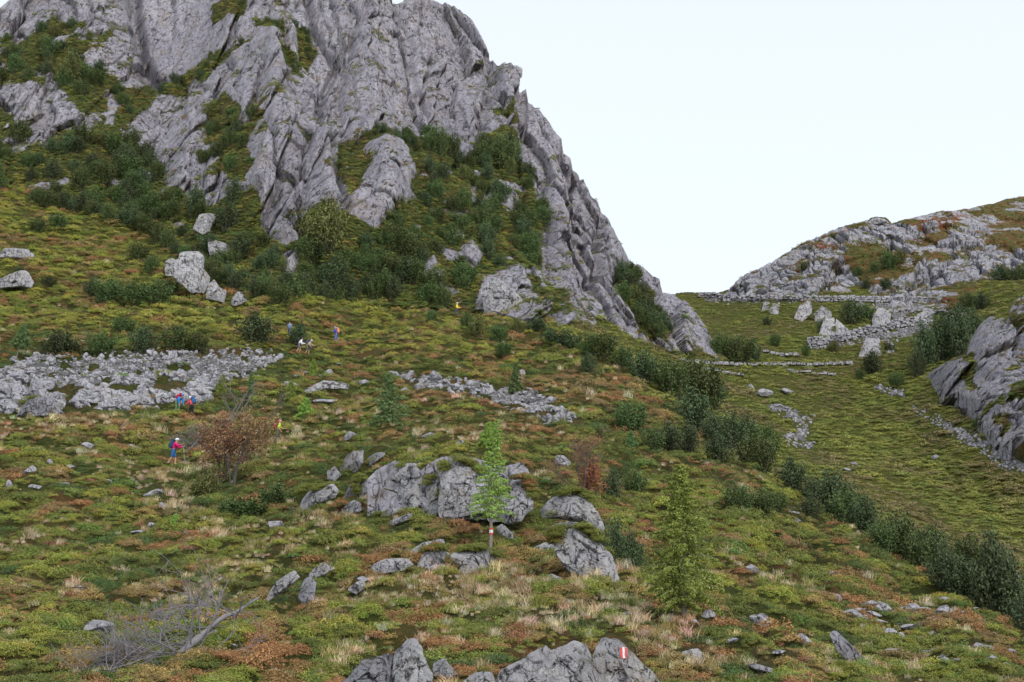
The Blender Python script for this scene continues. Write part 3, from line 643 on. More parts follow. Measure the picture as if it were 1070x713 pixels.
SR = [(39,470,15,9,'pale flat rock near the left edge, highest in the heath'), (51,489,6,6,'tiny bright stone right of the highest flat rock at the left'), (73,489,10,8,'pale rock left of the path, standing on its edge'), (30,501,13,7,'flat pale stone above the leftmost standing stone'),
 (8,511,8,11,'narrow standing stone at the far left edge'), (37,511,15,5,'low reddish white stone right of the leftmost standing stone'), (61,526,7,7,'round white stone alone in dark heath'), (92,465,17,8,'wide flat rock below the hikers, upper of a close pair'), (96,470,10,5,'small stone under the wide flat rock'),
 (137,463,7,8,'single upright stone between the scree and the hiker in shorts'), (160,518,20,8,'flat light slab below the hiker in magenta'), (169,532,9,12,'dark grey stone below the flat light slab'), (157,550,9,6,'grey stone in the worn path line'), (144,555,13,5,'flat stone left of the worn path stone'), (199,557,14,6,'stone with dark top near the yellow green fern'),
 (98,663,34,14,'rounded light boulder in the lower left heath'), (17,664,13,6,'flat bluish stone at the lower left edge'), (32,706,20,9,'low stone in the bottom left corner'), (85,626,13,6,'small flat rock above the dead branches'), (119,627,12,5,'small stone right of the small flat rock above the dead branches'), (45,631,7,4,'bluish chip of stone in the lower left heath'),
 (64,578,5,3,'tiny pale chip in the left heath'), (113,505,9,6,'small rock beneath the hiker, half hidden'), (67,508,10,5,'dim stone in heath under the wide flat rock'), (290,553,20,10,'white streaked rock at left of the grassy shelf'), (345,592,12,7,'pebble like stone near the wedge shaped stone'),
 (380,612,14,10,'dark stone under the flat ledge rock'), (92,643,6,4,'pale chip above the rounded light boulder'), (203,642,20,8,'bluish broken stone beside the dead branches'), (143,681,14,10,'stone among the dead branches'),
 (465,632,8,5,'small stone in pale grass at the centre bottom'), (546,663,16,5,'long flat stone above the cracked boulder'), (653,648,14,5,'thin stone in grass above the marked boulder'), (548,662,14,10,'rough rock above the left shoulder of the cracked boulder'), (616,637,28,4,'long thin slab on the grass at the centre right'),
 (740,658,14,6,'white stone at the foot of the bright larch'), (762,620,8,10,'upright stone right of the bright larch'), (795,652,16,10,'slanting white rock near the bright larch, lower right'), (758,654,16,8,'grey rock just right of the bright larch trunk'), (765,684,12,8,'small grey stone right of the rough pale rock'), (800,706,30,8,'flat rock cut by the bottom edge right of centre'),
 (640,610,8,8,'dark stone at the right foot of the leaning outcrop'), (585,482,14,10,'rock with rusty moss above the tall pale boulder'), (575,555,8,6,'stone between the tall pale boulder and the leaning outcrop'), (733,587,6,5,'small stone seen beside the bright larch crown'), (727,660,8,6,'small stone left of the white stone at the larch foot'),
 (447,459,13,7,'small boulder on the turf brow above the great peaked boulder'), (412,452,6,4,'chip of rock on the turf brow'), (302,404,18,6,'flat rock between scree and long slab'), (338,420,22,5,'flat rock in line below the long slab'), (287,376,6,13,'standing stone at the right end of the scree'), (480,470,10,4,'small flat stone in straw grass on the brow'),
 (828,537,14,4,'upper of two pale stones in turf beside the gully'), (832,543,10,4,'lower of two pale stones in turf beside the gully'), (786,598,12,14,'pale stone on the slope right of the larch'), (840,676,14,14,'pointed pale rock left of the long dark slab'), (812,683,14,8,'flat pale rock at the lower right, left of the pointed one'), (815,700,16,6,'low rock near the bottom right'),
 (794,650,20,16,'slanted white slab half buried on the lower right slope'), (885,493,8,4,'stone lying in the open meadow'), (1063,604,11,6,'pale stone in the meadow at the right edge'), (893,486,8,3,'flat sliver of stone in the meadow'), (978,478,8,5,'grey boulder in the meadow left of the stone streak'), (797,411,20,12,'slanted slab in the meadow below the terraces'), (822,410,12,8,'dark rock in the meadow right of the slanted slab'), (785,404,6,7,'small stone left of the slanted meadow slab')]
SCREE = {
 'main': [(-60,390),(0,388),(40,366),(70,373),(130,370),(200,371),(262,366),(296,371),(285,380),(262,392),(240,406),(225,414),(200,420),(150,424),(80,430),(20,432),(-60,428)],
 'mid': [(410,390),(440,389),(480,397),(530,404),(560,411),(602,438),(600,446),(570,445),(540,432),(500,415),(450,405)],
 'patch': tr(770, 340, 2.97, [(95,248),(160,252),(215,285),(242,300),(228,320),(222,350),(242,380),(165,378),(138,340),(185,320),(150,290),(105,268)]),
 'streak': tr(770, 340, 2.97, [(545,250),(600,272),(700,322),(760,346),(891,415),(1100,500),(1100,560),(891,466),(820,435),(740,385),(640,322),(570,284)]),
 'terrace': AK([(-100,392),(0,392),(200,397),(205,412),(60,408),(-100,400)]), 'terraces': AK([(360,402),(640,402),(640,425),(560,428),(520,462),(490,470),(480,425),(370,420)]), 'terraced': AK([(220,535),(350,508),(590,462),(600,488),(500,520),(350,535),(230,552)]),
 'small': tr(770, 340, 2.97, [(425,188),(520,200),(524,224),(450,212)])}
def in_scree(px, py, grow=0):
    d = np.full(np.shape(px), -99.)
    for p in SCREE.values(): d = np.maximum(d, polydist(px, py, p))
    return d > -grow
def pal(keys, wts, n, jit=.22):
    keys = np.array(keys)*1.42
    c = np.array(keys)[rng.choice(len(keys), n, p=np.array(wts)/sum(wts))]
    return c*(1+jit*(rng.random((n, 1))-.5)*2)*(1+.08*rng.normal(size=(n, 3)))
OL, DG, YG, BG, RU, BR, ST = (.155, .17, .038), (.068, .1, .03), (.27, .26, .052), (.135, .185, .045), (.27, .14, .06), (.2, .145, .065), (.48, .39, .25)
n = 126000
px = rng.uniform(-170, 1290, n); py = rng.uniform(176, 786, n)
ok = (py > ground.at(px, np.full(n, 0.), ground.py)+1)
px, py = px[ok], py[ok]
py_c = py
P = ground.at(px, py_c); Yd = P[:, 1]; md_ = ground.at(px, py_c, beyond)
MF, MH, MH2 = mounds(P)
A1 = fbm(P*np.array([.11, .11, .05]), 701, 4); A2 = fbm(P*np.array([.3, .3, .1]), 711, 4); A3 = fbm(P*np.array([.2, .2, .1]), 721, 4); A4 = fbm(P*np.array([.55, .55, .2]), 731, 3)
scr = in_scree(px, py, 1) & (rng.random(len(px)) < .97)
keep = ~scr
for pl_, _l in H:
    a_ = np.array(pl_); m_ = (px > a_[:, 0].min()-2) & (px < a_[:, 0].max()+2) & (py > a_[:, 1].min()-2) & (py < a_[:, 1].max()+4)
    if m_.any():
        j_ = np.where(m_)[0]; keep[j_[(polydist(px[j_], py[j_], pl_) > -.5) & (py[j_] < a_[:, 1].max()-.14*(a_[:, 1].max()-a_[:, 1].min()))]] = False
crg = [(972,396),(990,378),(1008,369),(1020,345),(1034,331),(1052,337),(1066,310),(1190,300),(1190,486),(1050,464),(1018,431),(985,413)]; keep &= ~(polydist(px, py, crg) > 0)
keep &= ~(polydist(px, py, [(388,500),(412,483),(440,492),(462,479),(505,483),(545,486),(556,510),(556,540),(440,540),(390,525)]) > 0)
for x_, y_, w_, h_ in [(r[0], r[1], r[2], r[3]) for r in SR]:
    keep &= ~((np.abs(px-x_) < w_*.5) & (np.abs(py-y_) < h_*.6))
n = len(px)
# straw grass near outcrops, on the shelf lines and as drifting patches
STRAW = [[(285,575),(345,540),(400,530),(330,575),(300,590)], [(190,470),(300,450),(330,440),(360,450),(220,500)], [(400,445),(560,440),(560,455),(420,462)], [(430,600),(560,600),(620,650),(560,680),(460,640)], [(150,620),(330,545),(350,560),(200,640)],
    [(0,435),(200,432),(220,440),(120,452),(0,450)], [(120,470),(190,500),(240,560),(200,560),(140,510)], [(610,500),(680,640),(800,713),(700,713),(600,640)], [(370,610),(440,600),(460,640),(400,640)]]
sd2 = np.full(n, -99.)
for p in STRAW: sd2 = np.maximum(sd2, polydist(px+A2*25, py+A4*12, p))
near = ~(md_ > .5)
p_str = np.clip(.02+sm(.2, .42, A2)*.25+sm(-4, 7, sd2)*.5, 0, .52)*np.where(Yd > 140, .25, 1)
is_str = near & (rng.random(n) < p_str)
RUST = [[(400,420),(640,380),(700,440),(520,420)], [(380,580),(520,560),(620,600),(560,640),(400,640)], [(200,700),(360,620),(380,640),(280,713)], [(480,370),(560,385),(520,400)], [(820,560),(1000,640),(1070,690),(900,640)], [(0,440),(160,435),(160,455),(0,455)],[(460,440),(560,430),(600,460),(470,465)]]
rd = np.full(n, -99.)
for p in RUST: rd = np.maximum(rd, polydist(px+A2*25, py+A4*12, p))
p_rust = np.clip(.12+sm(-.05, .25, A4)*.45*sm(-.2, .3, A1)+sm(-8, 8, rd)*.45, 0, .8)
is_rust = near & ~is_str & (rng.random(n) < p_rust)
col = np.zeros((n, 3))
gkeys = np.array([DG, OL, YG, BG, (.12, .13, .03), (.2, .2, .04)])
def pick(keys, cum, h): return 1.46* np.array(keys)[np.searchsorted(np.cumsum(cum)/np.sum(cum), h*.9999)]
shade_ = np.clip(MH*.78+.22*rng.random(n), 0, .999)
wet = A3+.25*(MH2-.5)
gc = np.where((wet > .1)[:, None], pick([DG, (.1, .12, .028), OL, (.095, .15, .035)], [.4, .3, .2, .1], shade_), pick([(.12, .145, .032), OL, (.2, .215, .04), YG, BG], [.3, .32, .2, .06, .12], shade_))
gc = np.where((Yd > 140)[:, None], pick([OL, (.23, .235, .042), YG, (.13, .15, .03), BR], [.3, .25, .15, .2, .1], shade_), gc)
col = gc*(1+.22*(rng.random((n, 1))-.5))*(1+.06*rng.normal(size=(n, 3)))
rusty = near & ~is_str & (MH2+.12*rng.normal(size=n) < p_rust*1.1)
is_rust = rusty
col[is_rust] = (pick([(.21, .13, .05), RU, BR, (.28, .2, .07), (.24, .11, .06)], [.3, .25, .2, .15, .1], shade_)*(1+.3*(rng.random((n, 1))-.5)))[is_rust]
size = np.clip(.14+.0027*Yd, .22, .6)*np.exp(rng.normal(size=n)*.3)
mt_ = keep & near & ~is_str & (rng.random(n) < np.where(MF < .45, 1, .45))
size = size*np.where(MF < .4, 1.15, .75)
q = P.copy(); q[:, 2] -= size*.15
# at the silhouette: bring a few colours into meadow
scatter('dwarf_shrubs', 'dome', q[mt_], size[mt_], col[mt_], 'low carpet of bilberry and heather clumps, olive green to rust, over the near slope', 'heath', .85)
gs = keep & is_str
scatter('dry_grass', 'grass', P[gs], size[gs]*.62, pal([ST, (.27, .22, .1), (.18, .17, .05)], [.5, .3, .2], gs.sum()), 'straw coloured tufts of dry grass among the low shrubs', 'grass')
mm = keep & ~near
mcell = np.clip(.5+.9*fbm(P*np.array([.5, .5, .3]), 741, 3)+.13*rng.normal(size=n), 0, .999)
c2 = pick([(.15, .18, .042), (.18, .2, .046), (.205, .215, .05), (.24, .24, .055)], [.3, .3, .25, .15], mcell)
bw = sm(-.12, .25, A1+A3*.6+.12*rng.normal(size=n))[:, None]
c2 = c2*(1-bw*.8)+pick([(.16, .125, .065), (.2, .15, .08), (.2, .175, .065)], [.4, .3, .3], mcell)*bw*.8
c2 = c2*(1+.16*(rng.random((n, 1))-.5))
scatter('meadow_plants', 'broad', P[mm], size[mm]*.9, c2[mm], 'yellow green leafy meadow with brown patches covering the valley side beyond the bushes', 'meadow', .7)
# ledges of the mountain
n = 60000; px = rng.uniform(-60, 760, n); py = rng.uniform(-20, 380, n)
ok = (py > mt.at(px, np.zeros(n), mt.py)) & (py < mtn_base(px)+26)
px, py = px[ok], py[ok]; cv = mt.at(px, py, cover_sh); P = mt.at(px, py); ok = cv+fbm(P*.35, 801, 3)*.5 > .52+.2*(rng.random(len(P))-.5)
px, py, P = px[ok], py[ok], P[ok]; n = len(P)
A = fbm(P*.15, 810, 3)
cl = pal([OL, DG, YG, BR, (.11, .15, .04)], [.35, .35, .1, .08, .2], n); cl[A > .25] = pal([YG, OL, BR], [.3, .5, .2], (A > .25).sum())
scatter('ledge_plants', 'dome', P, np.clip(rng.normal(size=n)*.1+.45, .22, .8), cl, 'grass and dwarf shrubs growing on the ledges and gullies of the cliff', 'plants', .8)
n = 9000; px = rng.uniform(760, 1150, n); py = rng.uniform(200, 330, n)
ok = (py > kn.at(px, np.zeros(n), kn.py)); px, py = px[ok], py[ok]; ok = kn.at(px, py, kcs) > .5+.2*(rng.random(len(px))-.5); px, py = px[ok], py[ok]; P = kn.at(px, py)
redn = fbm(P*.1, 820, 3)
up = polydist(px, py, [(850,262),(880,242),(905,238),(925,240),(945,242),(960,228),(1010,220),(1010,228),(950,250),(920,252),(880,256)]) > -2
ck = pal([(.19, .17, .05), (.12, .13, .035), (.26, .17, .07)], [.4, .3, .3], len(P)); ck[up & (redn > -.05)] = pal([(.42, .09, .055), (.34, .17, .07)], [.6, .4], (up & (redn > -.05)).sum())
br_ = (py < 262) & (px > 960) & ~up; ck[br_] = pal([(.32, .2, .085), (.22, .17, .06)], [.6, .4], br_.sum())
scatter('knoll_plants', 'dome', P, rng.uniform(.35, .75, len(P)), ck, 'brown grass and red autumn dwarf shrubs on the rounded knoll', 'plants', .5)

# ------------------------------------------------------------------ shrubs, every one an object
M_sh = [mat_leaf('shrub_leaves', (.1, .145, .045), .5), mat_leaf('shrub_leaves_blue', (.088, .125, .054), .5), mat_leaf('shrub_leaves_olive', (.16, .175, .055), .5)]
M_bark = mat_plain('bark', (.09, .075, .06), .9, .4, 20)
def tube(path, rad, sides=5):
    path = np.array(path, float); n = len(path); rad = np.broadcast_to(rad, (n,))
    t = np.gradient(path, axis=0); t /= np.linalg.norm(t, axis=1, keepdims=True)+1e-9
    up = np.array([.3, .9, .1]); a = np.cross(t, up); a /= np.linalg.norm(a, axis=1, keepdims=True)+1e-9; b = np.cross(t, a)
    an = np.arange(sides)*2*math.pi/sides
    V = (path[:, None]+rad[:, None, None]*(np.cos(an)[None, :, None]*a[:, None]+np.sin(an)[None, :, None]*b[:, None])).reshape(-1, 3)
    i = np.arange(n-1)[:, None]*sides; j = np.arange(sides)[None]; k = (j+1) % sides
    return V, np.stack([i+j, i+k, i+sides+k, i+sides+j], -1).reshape(-1, 4)
def join(parts):
    Vs, Fs, off = [], [], 0
    for V, f in parts: Vs.append(V); Fs.append(f+off); off += len(V)
    return np.concatenate(Vs), np.concatenate(Fs)
def shrub_mesh(seed, mat, n=4200, upright=.6):
    """many arching stems from one root, leaves along their outer two thirds; unit half-width, height about 1.1"""
    rs = np.random.default_rng(seed); pts, nr, stems = [], [], []
    ns = 34
    for i in range(ns):
        a = rs.random()*6.28; ln = (.75+.4*rs.random()); out_ = (rs.random()**.7)*.95
        p0 = np.array([math.cos(a)*out_*.35, math.sin(a)*out_*.35, -.15]); p3 = np.array([math.cos(a)*out_, math.sin(a)*out_, ln*(1.15-.45*out_**2)])
        mid_ = p0*.5+p3*.5+np.array([0, 0, .12*upright]); tt = np.linspace(0, 1, 6)[:, None]
        path = (1-tt)**2*p0+2*tt*(1-tt)*mid_+tt*tt*p3
        stems.append(tube(path, np.linspace(.012, .003, 6), 3))
        m = n//ns; u = .2+.8*rs.random(m)**.75; pos = (1-u[:, None])**2*p0+2*u[:, None]*(1-u[:, None])*mid_+u[:, None]**2*p3
        pos = pos+rs.normal(size=(m, 3))*(.15-.06*u[:, None])*[1, 1, 1.1]
        pts.append(pos); nr.append(np.tile((p3-p0)/np.linalg.norm(p3-p0), (m, 1))*.5+rs.normal(size=(m, 3))*.3+[0, 0, .5])
    V, Fq, lv = leaf_cloud(np.concatenate(pts), np.concatenate(nr), .042*(.7+.7*rs.random(sum(map(len, pts)))), .62, rs=rs)
    SV, SF = join(stems); nl = len(V)
    return mesh_np('shrub', np.concatenate([V, SV]), np.concatenate([Fq, SF+nl]), None, False, {'lv': ('POINT', 'FLOAT', np.concatenate([lv, np.zeros(len(SV))]))}, [mat, M_bark],
                   np.concatenate([np.zeros(len(Fq)), np.ones(len(SF))]))
SH = [shrub_mesh(50+i, M_sh[[0, 1, 0, 2, 1][i]]) for i in range(5)]
REG = []
def shrub(sheet, px, py, wpx, hpx, label, group, kind=None, name='shrub'):
    p = sheet.at(px, py); k = p[1]/F; s = wpx/2*k*1.05
    REG.append((wpx*hpx*(3 if group is None else 1)*(.7 if p[1] > 170 else 1), p-np.array([0, 0, .1]), (s, s*random.uniform(.85, 1.15), hpx*k/1.02), random.uniform(0, 6.28), label, group, kind if kind is not None else random.randrange(5)))
def zoned(label, x, y, xs, ys, big):
    """adds the size and the place inside its own clump to a label"""
    u = (x-min(xs))/(max(xs)-min(xs)+1e-6); v = (y-min(ys))/(max(ys)-min(ys)+1e-6)
    z = ('upper' if v < .33 else 'lower' if v > .67 else 'middle')+' '+('left' if u < .33 else 'right' if u > .67 else 'centre')
    l = ('broad ' if big > 1.12 else 'small ' if big < .88 else '')+label+', '+z.replace('middle centre', 'middle')
    return l if len(l.split()) <= 16 else label
def shrubs(sheet, lst, label, group, kinds=(0, 1)):
    xs = [t[0] for t in lst]; ys = [t[1] for t in lst]; mw = sum(t[2] for t in lst)/len(lst)
    for (x, y, w_, h_) in lst:
        if len(lst) > 30: f_ = random.uniform(.72, 1.2); x += random.uniform(-4, 4); y += random.uniform(-4, 4); w_ *= f_*1.12; h_ *= f_*random.uniform(.75, 1.)
        shrub(sheet, x, y, w_, h_, zoned(label, x, y, xs, ys, w_/mw), group, random.choice(kinds))
shrubs(ground, [(62,368,42,23),(104,370,38,21),(150,369,36,25),(182,369,40,25),(205,368,30,20)], 'dark round shrub in the row along the top edge of the grey scree', 'row of shrubs at the top of the scree')
shrub(ground, 266, 360, 52, 32, 'broad dark shrub at the right end of the scree, largest of those beside it', None, 1)
shrub(ground, 128, 350, 28, 18, 'small round shrub above the row of shrubs along the scree', None, 0)
shrub(ground, 312, 362, 30, 20, 'dark shrub directly behind the two bent hikers in white and black', None, 1)
shrubs(ground, [(96,312,26,20),(112,317,34,26),(136,320,38,24),(162,319,40,24),(176,308,24,18)], 'dark shrub in the low clump left of the pointed rocks', 'clump of shrubs on the left slope')
shrubs(ground, [(144,276,26,20),(158,287,20,18),(60,240,24,16),(40,244,26,16),(20,290,20,12),(50,300,18,10)], 'small bush standing alone on the upper left slope', 'scattered bushes on the upper left slope', (0, 2))
G1 = [(556,352,34,20),(574,358,34,22),(590,366,34,24),(608,372,24,18),(630,378,36,30),(648,386,30,24),(612,388,22,20),(672,400,34,34),(690,406,38,34),(706,412,46,42),(728,422,50,44),(748,428,44,38),(658,452,34,34),(684,472,34,34),(700,474,26,28),(724,450,42,36),(746,458,40,36),(768,470,42,42),
      (722,478,26,28),(748,484,34,26),(776,462,34,30),(800,478,36,34),(790,496,38,36),(776,528,34,34),(798,532,44,40),(826,512,44,42),(848,524,40,38),(872,538,42,42),(884,552,38,36),(902,556,40,42),(850,546,24,22),(815,530,30,30),
      (924,582,34,34),(946,592,44,42),(968,604,46,48),(988,614,48,50),(1006,624,48,52),(1028,634,50,58),(1046,644,48,60),(1062,652,46,56),(1015,600,44,40),(1090,668,50,56),(1115,680,54,60),(975,580,36,30),(940,570,34,26)]
shrubs(ground, G1, 'dark shrub in the belt between near slope and meadow', 'shrubs of the gully belt', (0, 1, 1, 0, 2))
shrubs(ground, [(752,376,30,26),(772,380,36,28),(788,376,22,20)], 'dark shrub in the group below the grassy saddle', 'shrubs below the saddle', (1, 0))
shrub(ground, 912, 389, 28, 20, 'round dark bush between the lowest terrace walls', None, 1)
shrub(ground, 899, 396, 13, 11, 'tiny bush just left of and below the round dark bush at the terraces', None, 0)
shrub(ground, 937, 405, 18, 14, 'small round bush on open meadow below the terraces', None, 0)
shrubs(ground, [(968,384,34,40),(985,376,40,42),(1004,372,40,44),(1016,356,28,30),(960,392,24,24),(996,354,34,28)], 'dark bush in the large thicket left of the tall grey crag', 'thicket beside the crag', (1,))
shrubs(ground, [(890,338,28,22),(904,334,20,16),(1012,324,22,18),(1026,322,20,16),(1002,330,16,12),(802,341,11,9),(930,368,12,10),(860,346,14,12),(842,372,12,10),(810,362,14,12),(872,368,16,12),(1022,448,11,12)], 'small bush growing among the terrace walls', 'bushes among the terraces', (0, 1))
shrubs(kn, [(928,280,24,18),(940,276,20,16),(914,284,16,12),(896,284,14,10),(840,282,12,9),(1048,292,24,16),(1064,294,26,20),(1080,292,30,24),(905,296,14,9),(926,300,16,10)], 'dark bush growing in a hollow of the rocky knoll', 'bushes on the knoll', (1, 0))
shrubs(ground, [(645,592,34,44),(662,598,26,34)], 'grey green bush beside the leaning outcrop', 'bushes beside the leaning outcrop', (1,))
shrubs(ground, [(640,520,30,26),(662,512,30,24),(648,500,22,18)], 'low bush behind the rust leaved tree on the near slope', 'bushes behind the rust leaved tree', (1, 0))
shrubs(ground, [(450,336,16,14),(488,345,18,18),(500,352,24,20),(520,356,24,18),(540,350,22,16),(418,338,12,10),(526,372,20,14)], 'bush at the foot of the cliff', 'bushes at the foot of the cliff', (2, 0, 3))
shrubs(ground, [(x_, float(mtn_base(x_))+3+random.uniform(-3, 4), random.uniform(16, 28), random.uniform(13, 22)) for x_ in range(40, 300, 9)], 'dark bush at the break of slope left of the buttress', 'bushes at the break of slope', (0, 1, 2))
# traced shrubs on the mountain, then the thickets on its ledges
shrub(mt, 340, 262, 58, 50, 'big pale green bush at the foot of the main buttress', None, 3)
shrub(mt, 72, 88, 34, 32, 'round bright green bush on the left ledge above the bare rock patch', None, 3)
shrubs(mt, [(457,168,28,34),(470,165,22,24)], 'dark bush under the grey block in the middle of the cliff', 'bushes under the grey block', (0,))
shrubs(mt, [(528,172,30,38),(540,166,22,28)], 'tall bush at the upper right corner of the green ledge', 'bushes at the corner of the green ledge', (0, 3))
def thicket(poly, m, lo, hi, label, group, kinds, mind=5.5):
    got = []; a = np.array(poly); tries = 0
    while len(got) < m and tries < 6000:
        tries += 1; x = random.uniform(a[:, 0].min(), a[:, 0].max()); y = random.uniform(a[:, 1].min(), a[:, 1].max())
        if polydist(np.array([x]), np.array([y]), poly)[0] < 0: continue
        if mt.at(np.array([x]), np.array([y]), cover)[0] < .6: continue
        if any((x-u)**2+(1.6*(y-v))**2 < mind**2 for u, v in got): continue
        got.append((x, y))
    for x, y in sorted(got, key=lambda t: t[1]):
        w_ = random.uniform(lo, hi); shrub(mt, x, y, w_, w_*random.uniform(.65, .95), zoned(label, x, y, [t[0] for t in got], [t[1] for t in got], w_*2/(lo+hi)), group, random.choice(kinds))
thicket([(300,270),(360,262),(420,262),(470,290),(505,312),(500,330),(430,322),(300,320)], 44, 20, 34, 'dark green bush in the dense belt below the cliff', 'belt of bushes below the cliff', (0, 1, 0, 2), 9)
thicket([(380,250),(430,190),(440,150),(545,150),(575,230),(570,285),(500,290),(440,285)], 75, 12, 25, 'bush in the thicket on the broad green cliff ledge', 'thicket on the broad ledge', (0, 0, 1, 2), 9)
thicket([(110,130),(150,140),(210,200),(300,230),(300,310),(235,300),(170,240),(110,220)], 42, 16, 32, 'dark bush in the wooded hollow left of the main buttress', 'bushes in the hollow', (0, 1), 9)
thicket([(-60,140),(60,150),(130,150),(170,200),(170,235),(0,215),(-60,220)], 42, 14, 30, 'dark bush on the steep upper left slope', 'bushes of the upper left slope', (0, 1, 2), 9)
thicket([(-60,50),(80,25),(120,60),(150,110),(110,130),(60,90),(-60,105)], 38, 10, 24, 'bush on the green ledge high at the left of the cliff', 'bushes on the high left ledge', (0, 0, 2), 8)
thicket([(203,110),(275,105),(275,135),(262,190),(205,198)], 20, 10, 22, 'bush on the green pocket of the main buttress', 'bushes in the buttress pocket', (0, 3), 7)
thicket([(160,40),(262,0),(300,40),(262,50),(220,85),(160,98)], 14, 8, 15, 'little bush on the slanting ledge beside the smooth wall', 'bushes on the slanting ledge', (0, 2), 7)
thicket([(645,280),(665,280),(705,345),(700,358),(660,330)], 20, 13, 24, 'dark bush in the steep gully on the right flank of the mountain', 'bushes of the right flank gully', (1, 0), 7)
thicket([(305,28),(332,40),(330,90),(300,80)], 7, 8, 14, 'small bush in the upper chimney of the cliff', 'bushes in the chimney', (0,), 6)
thicket([(375,140),(450,140),(440,160),(380,165)], 10, 12, 20, 'dark bush on the narrow ledge above the pointed rib', 'bushes on the narrow ledge', (0,), 7)

REG.sort(key=lambda r: -r[0])
for _, p, s, a, label, group, kind in REG[:292]:
    o = link(bpy.data.objects.new('shrub', SH[kind])); o.location = p; o.scale = s; o.rotation_euler = (0, 0, a); tag(o, label, 'shrub', group)
rest = REG[292:]
if rest:
    pr = [bpy.data.objects.new('shrub_tuft', m) for m in SH]
    ro = scatter('small_shrubs', pr, np.array([r[1] for r in rest]), np.ones(len(rest)), np.ones((len(rest), 3))*.1, 'remaining small dark shrubs dotted over the ledges of the mountain', 'shrubs',
        extra=np.array([(0, 0, r[3]) for r in rest]))
    ro.data.attributes['scl'].data.foreach_set('vector', np.array([r[2] for r in rest], np.float32).ravel())

# turf on the crag
n = 2600; px = rng.uniform(968, 1170, n); py = rng.uniform(305, 470, n); ok = (py > CR.at(px, np.zeros(n), CR.py)) & (py < np.interp(px, CR.x, CR.bot)); px, py = px[ok], py[ok]
ok = CR.at(px, py, CR.cv) > .52; P = CR.at(px[ok], py[ok])
scatter('crag_turf', 'dome', P, rng.uniform(.3, .6, len(P)), pal([OL, DG, YG, BR], [.35, .3, .15, .2], len(P)), 'turf growing in the clefts of the right crag', 'turf', .7)
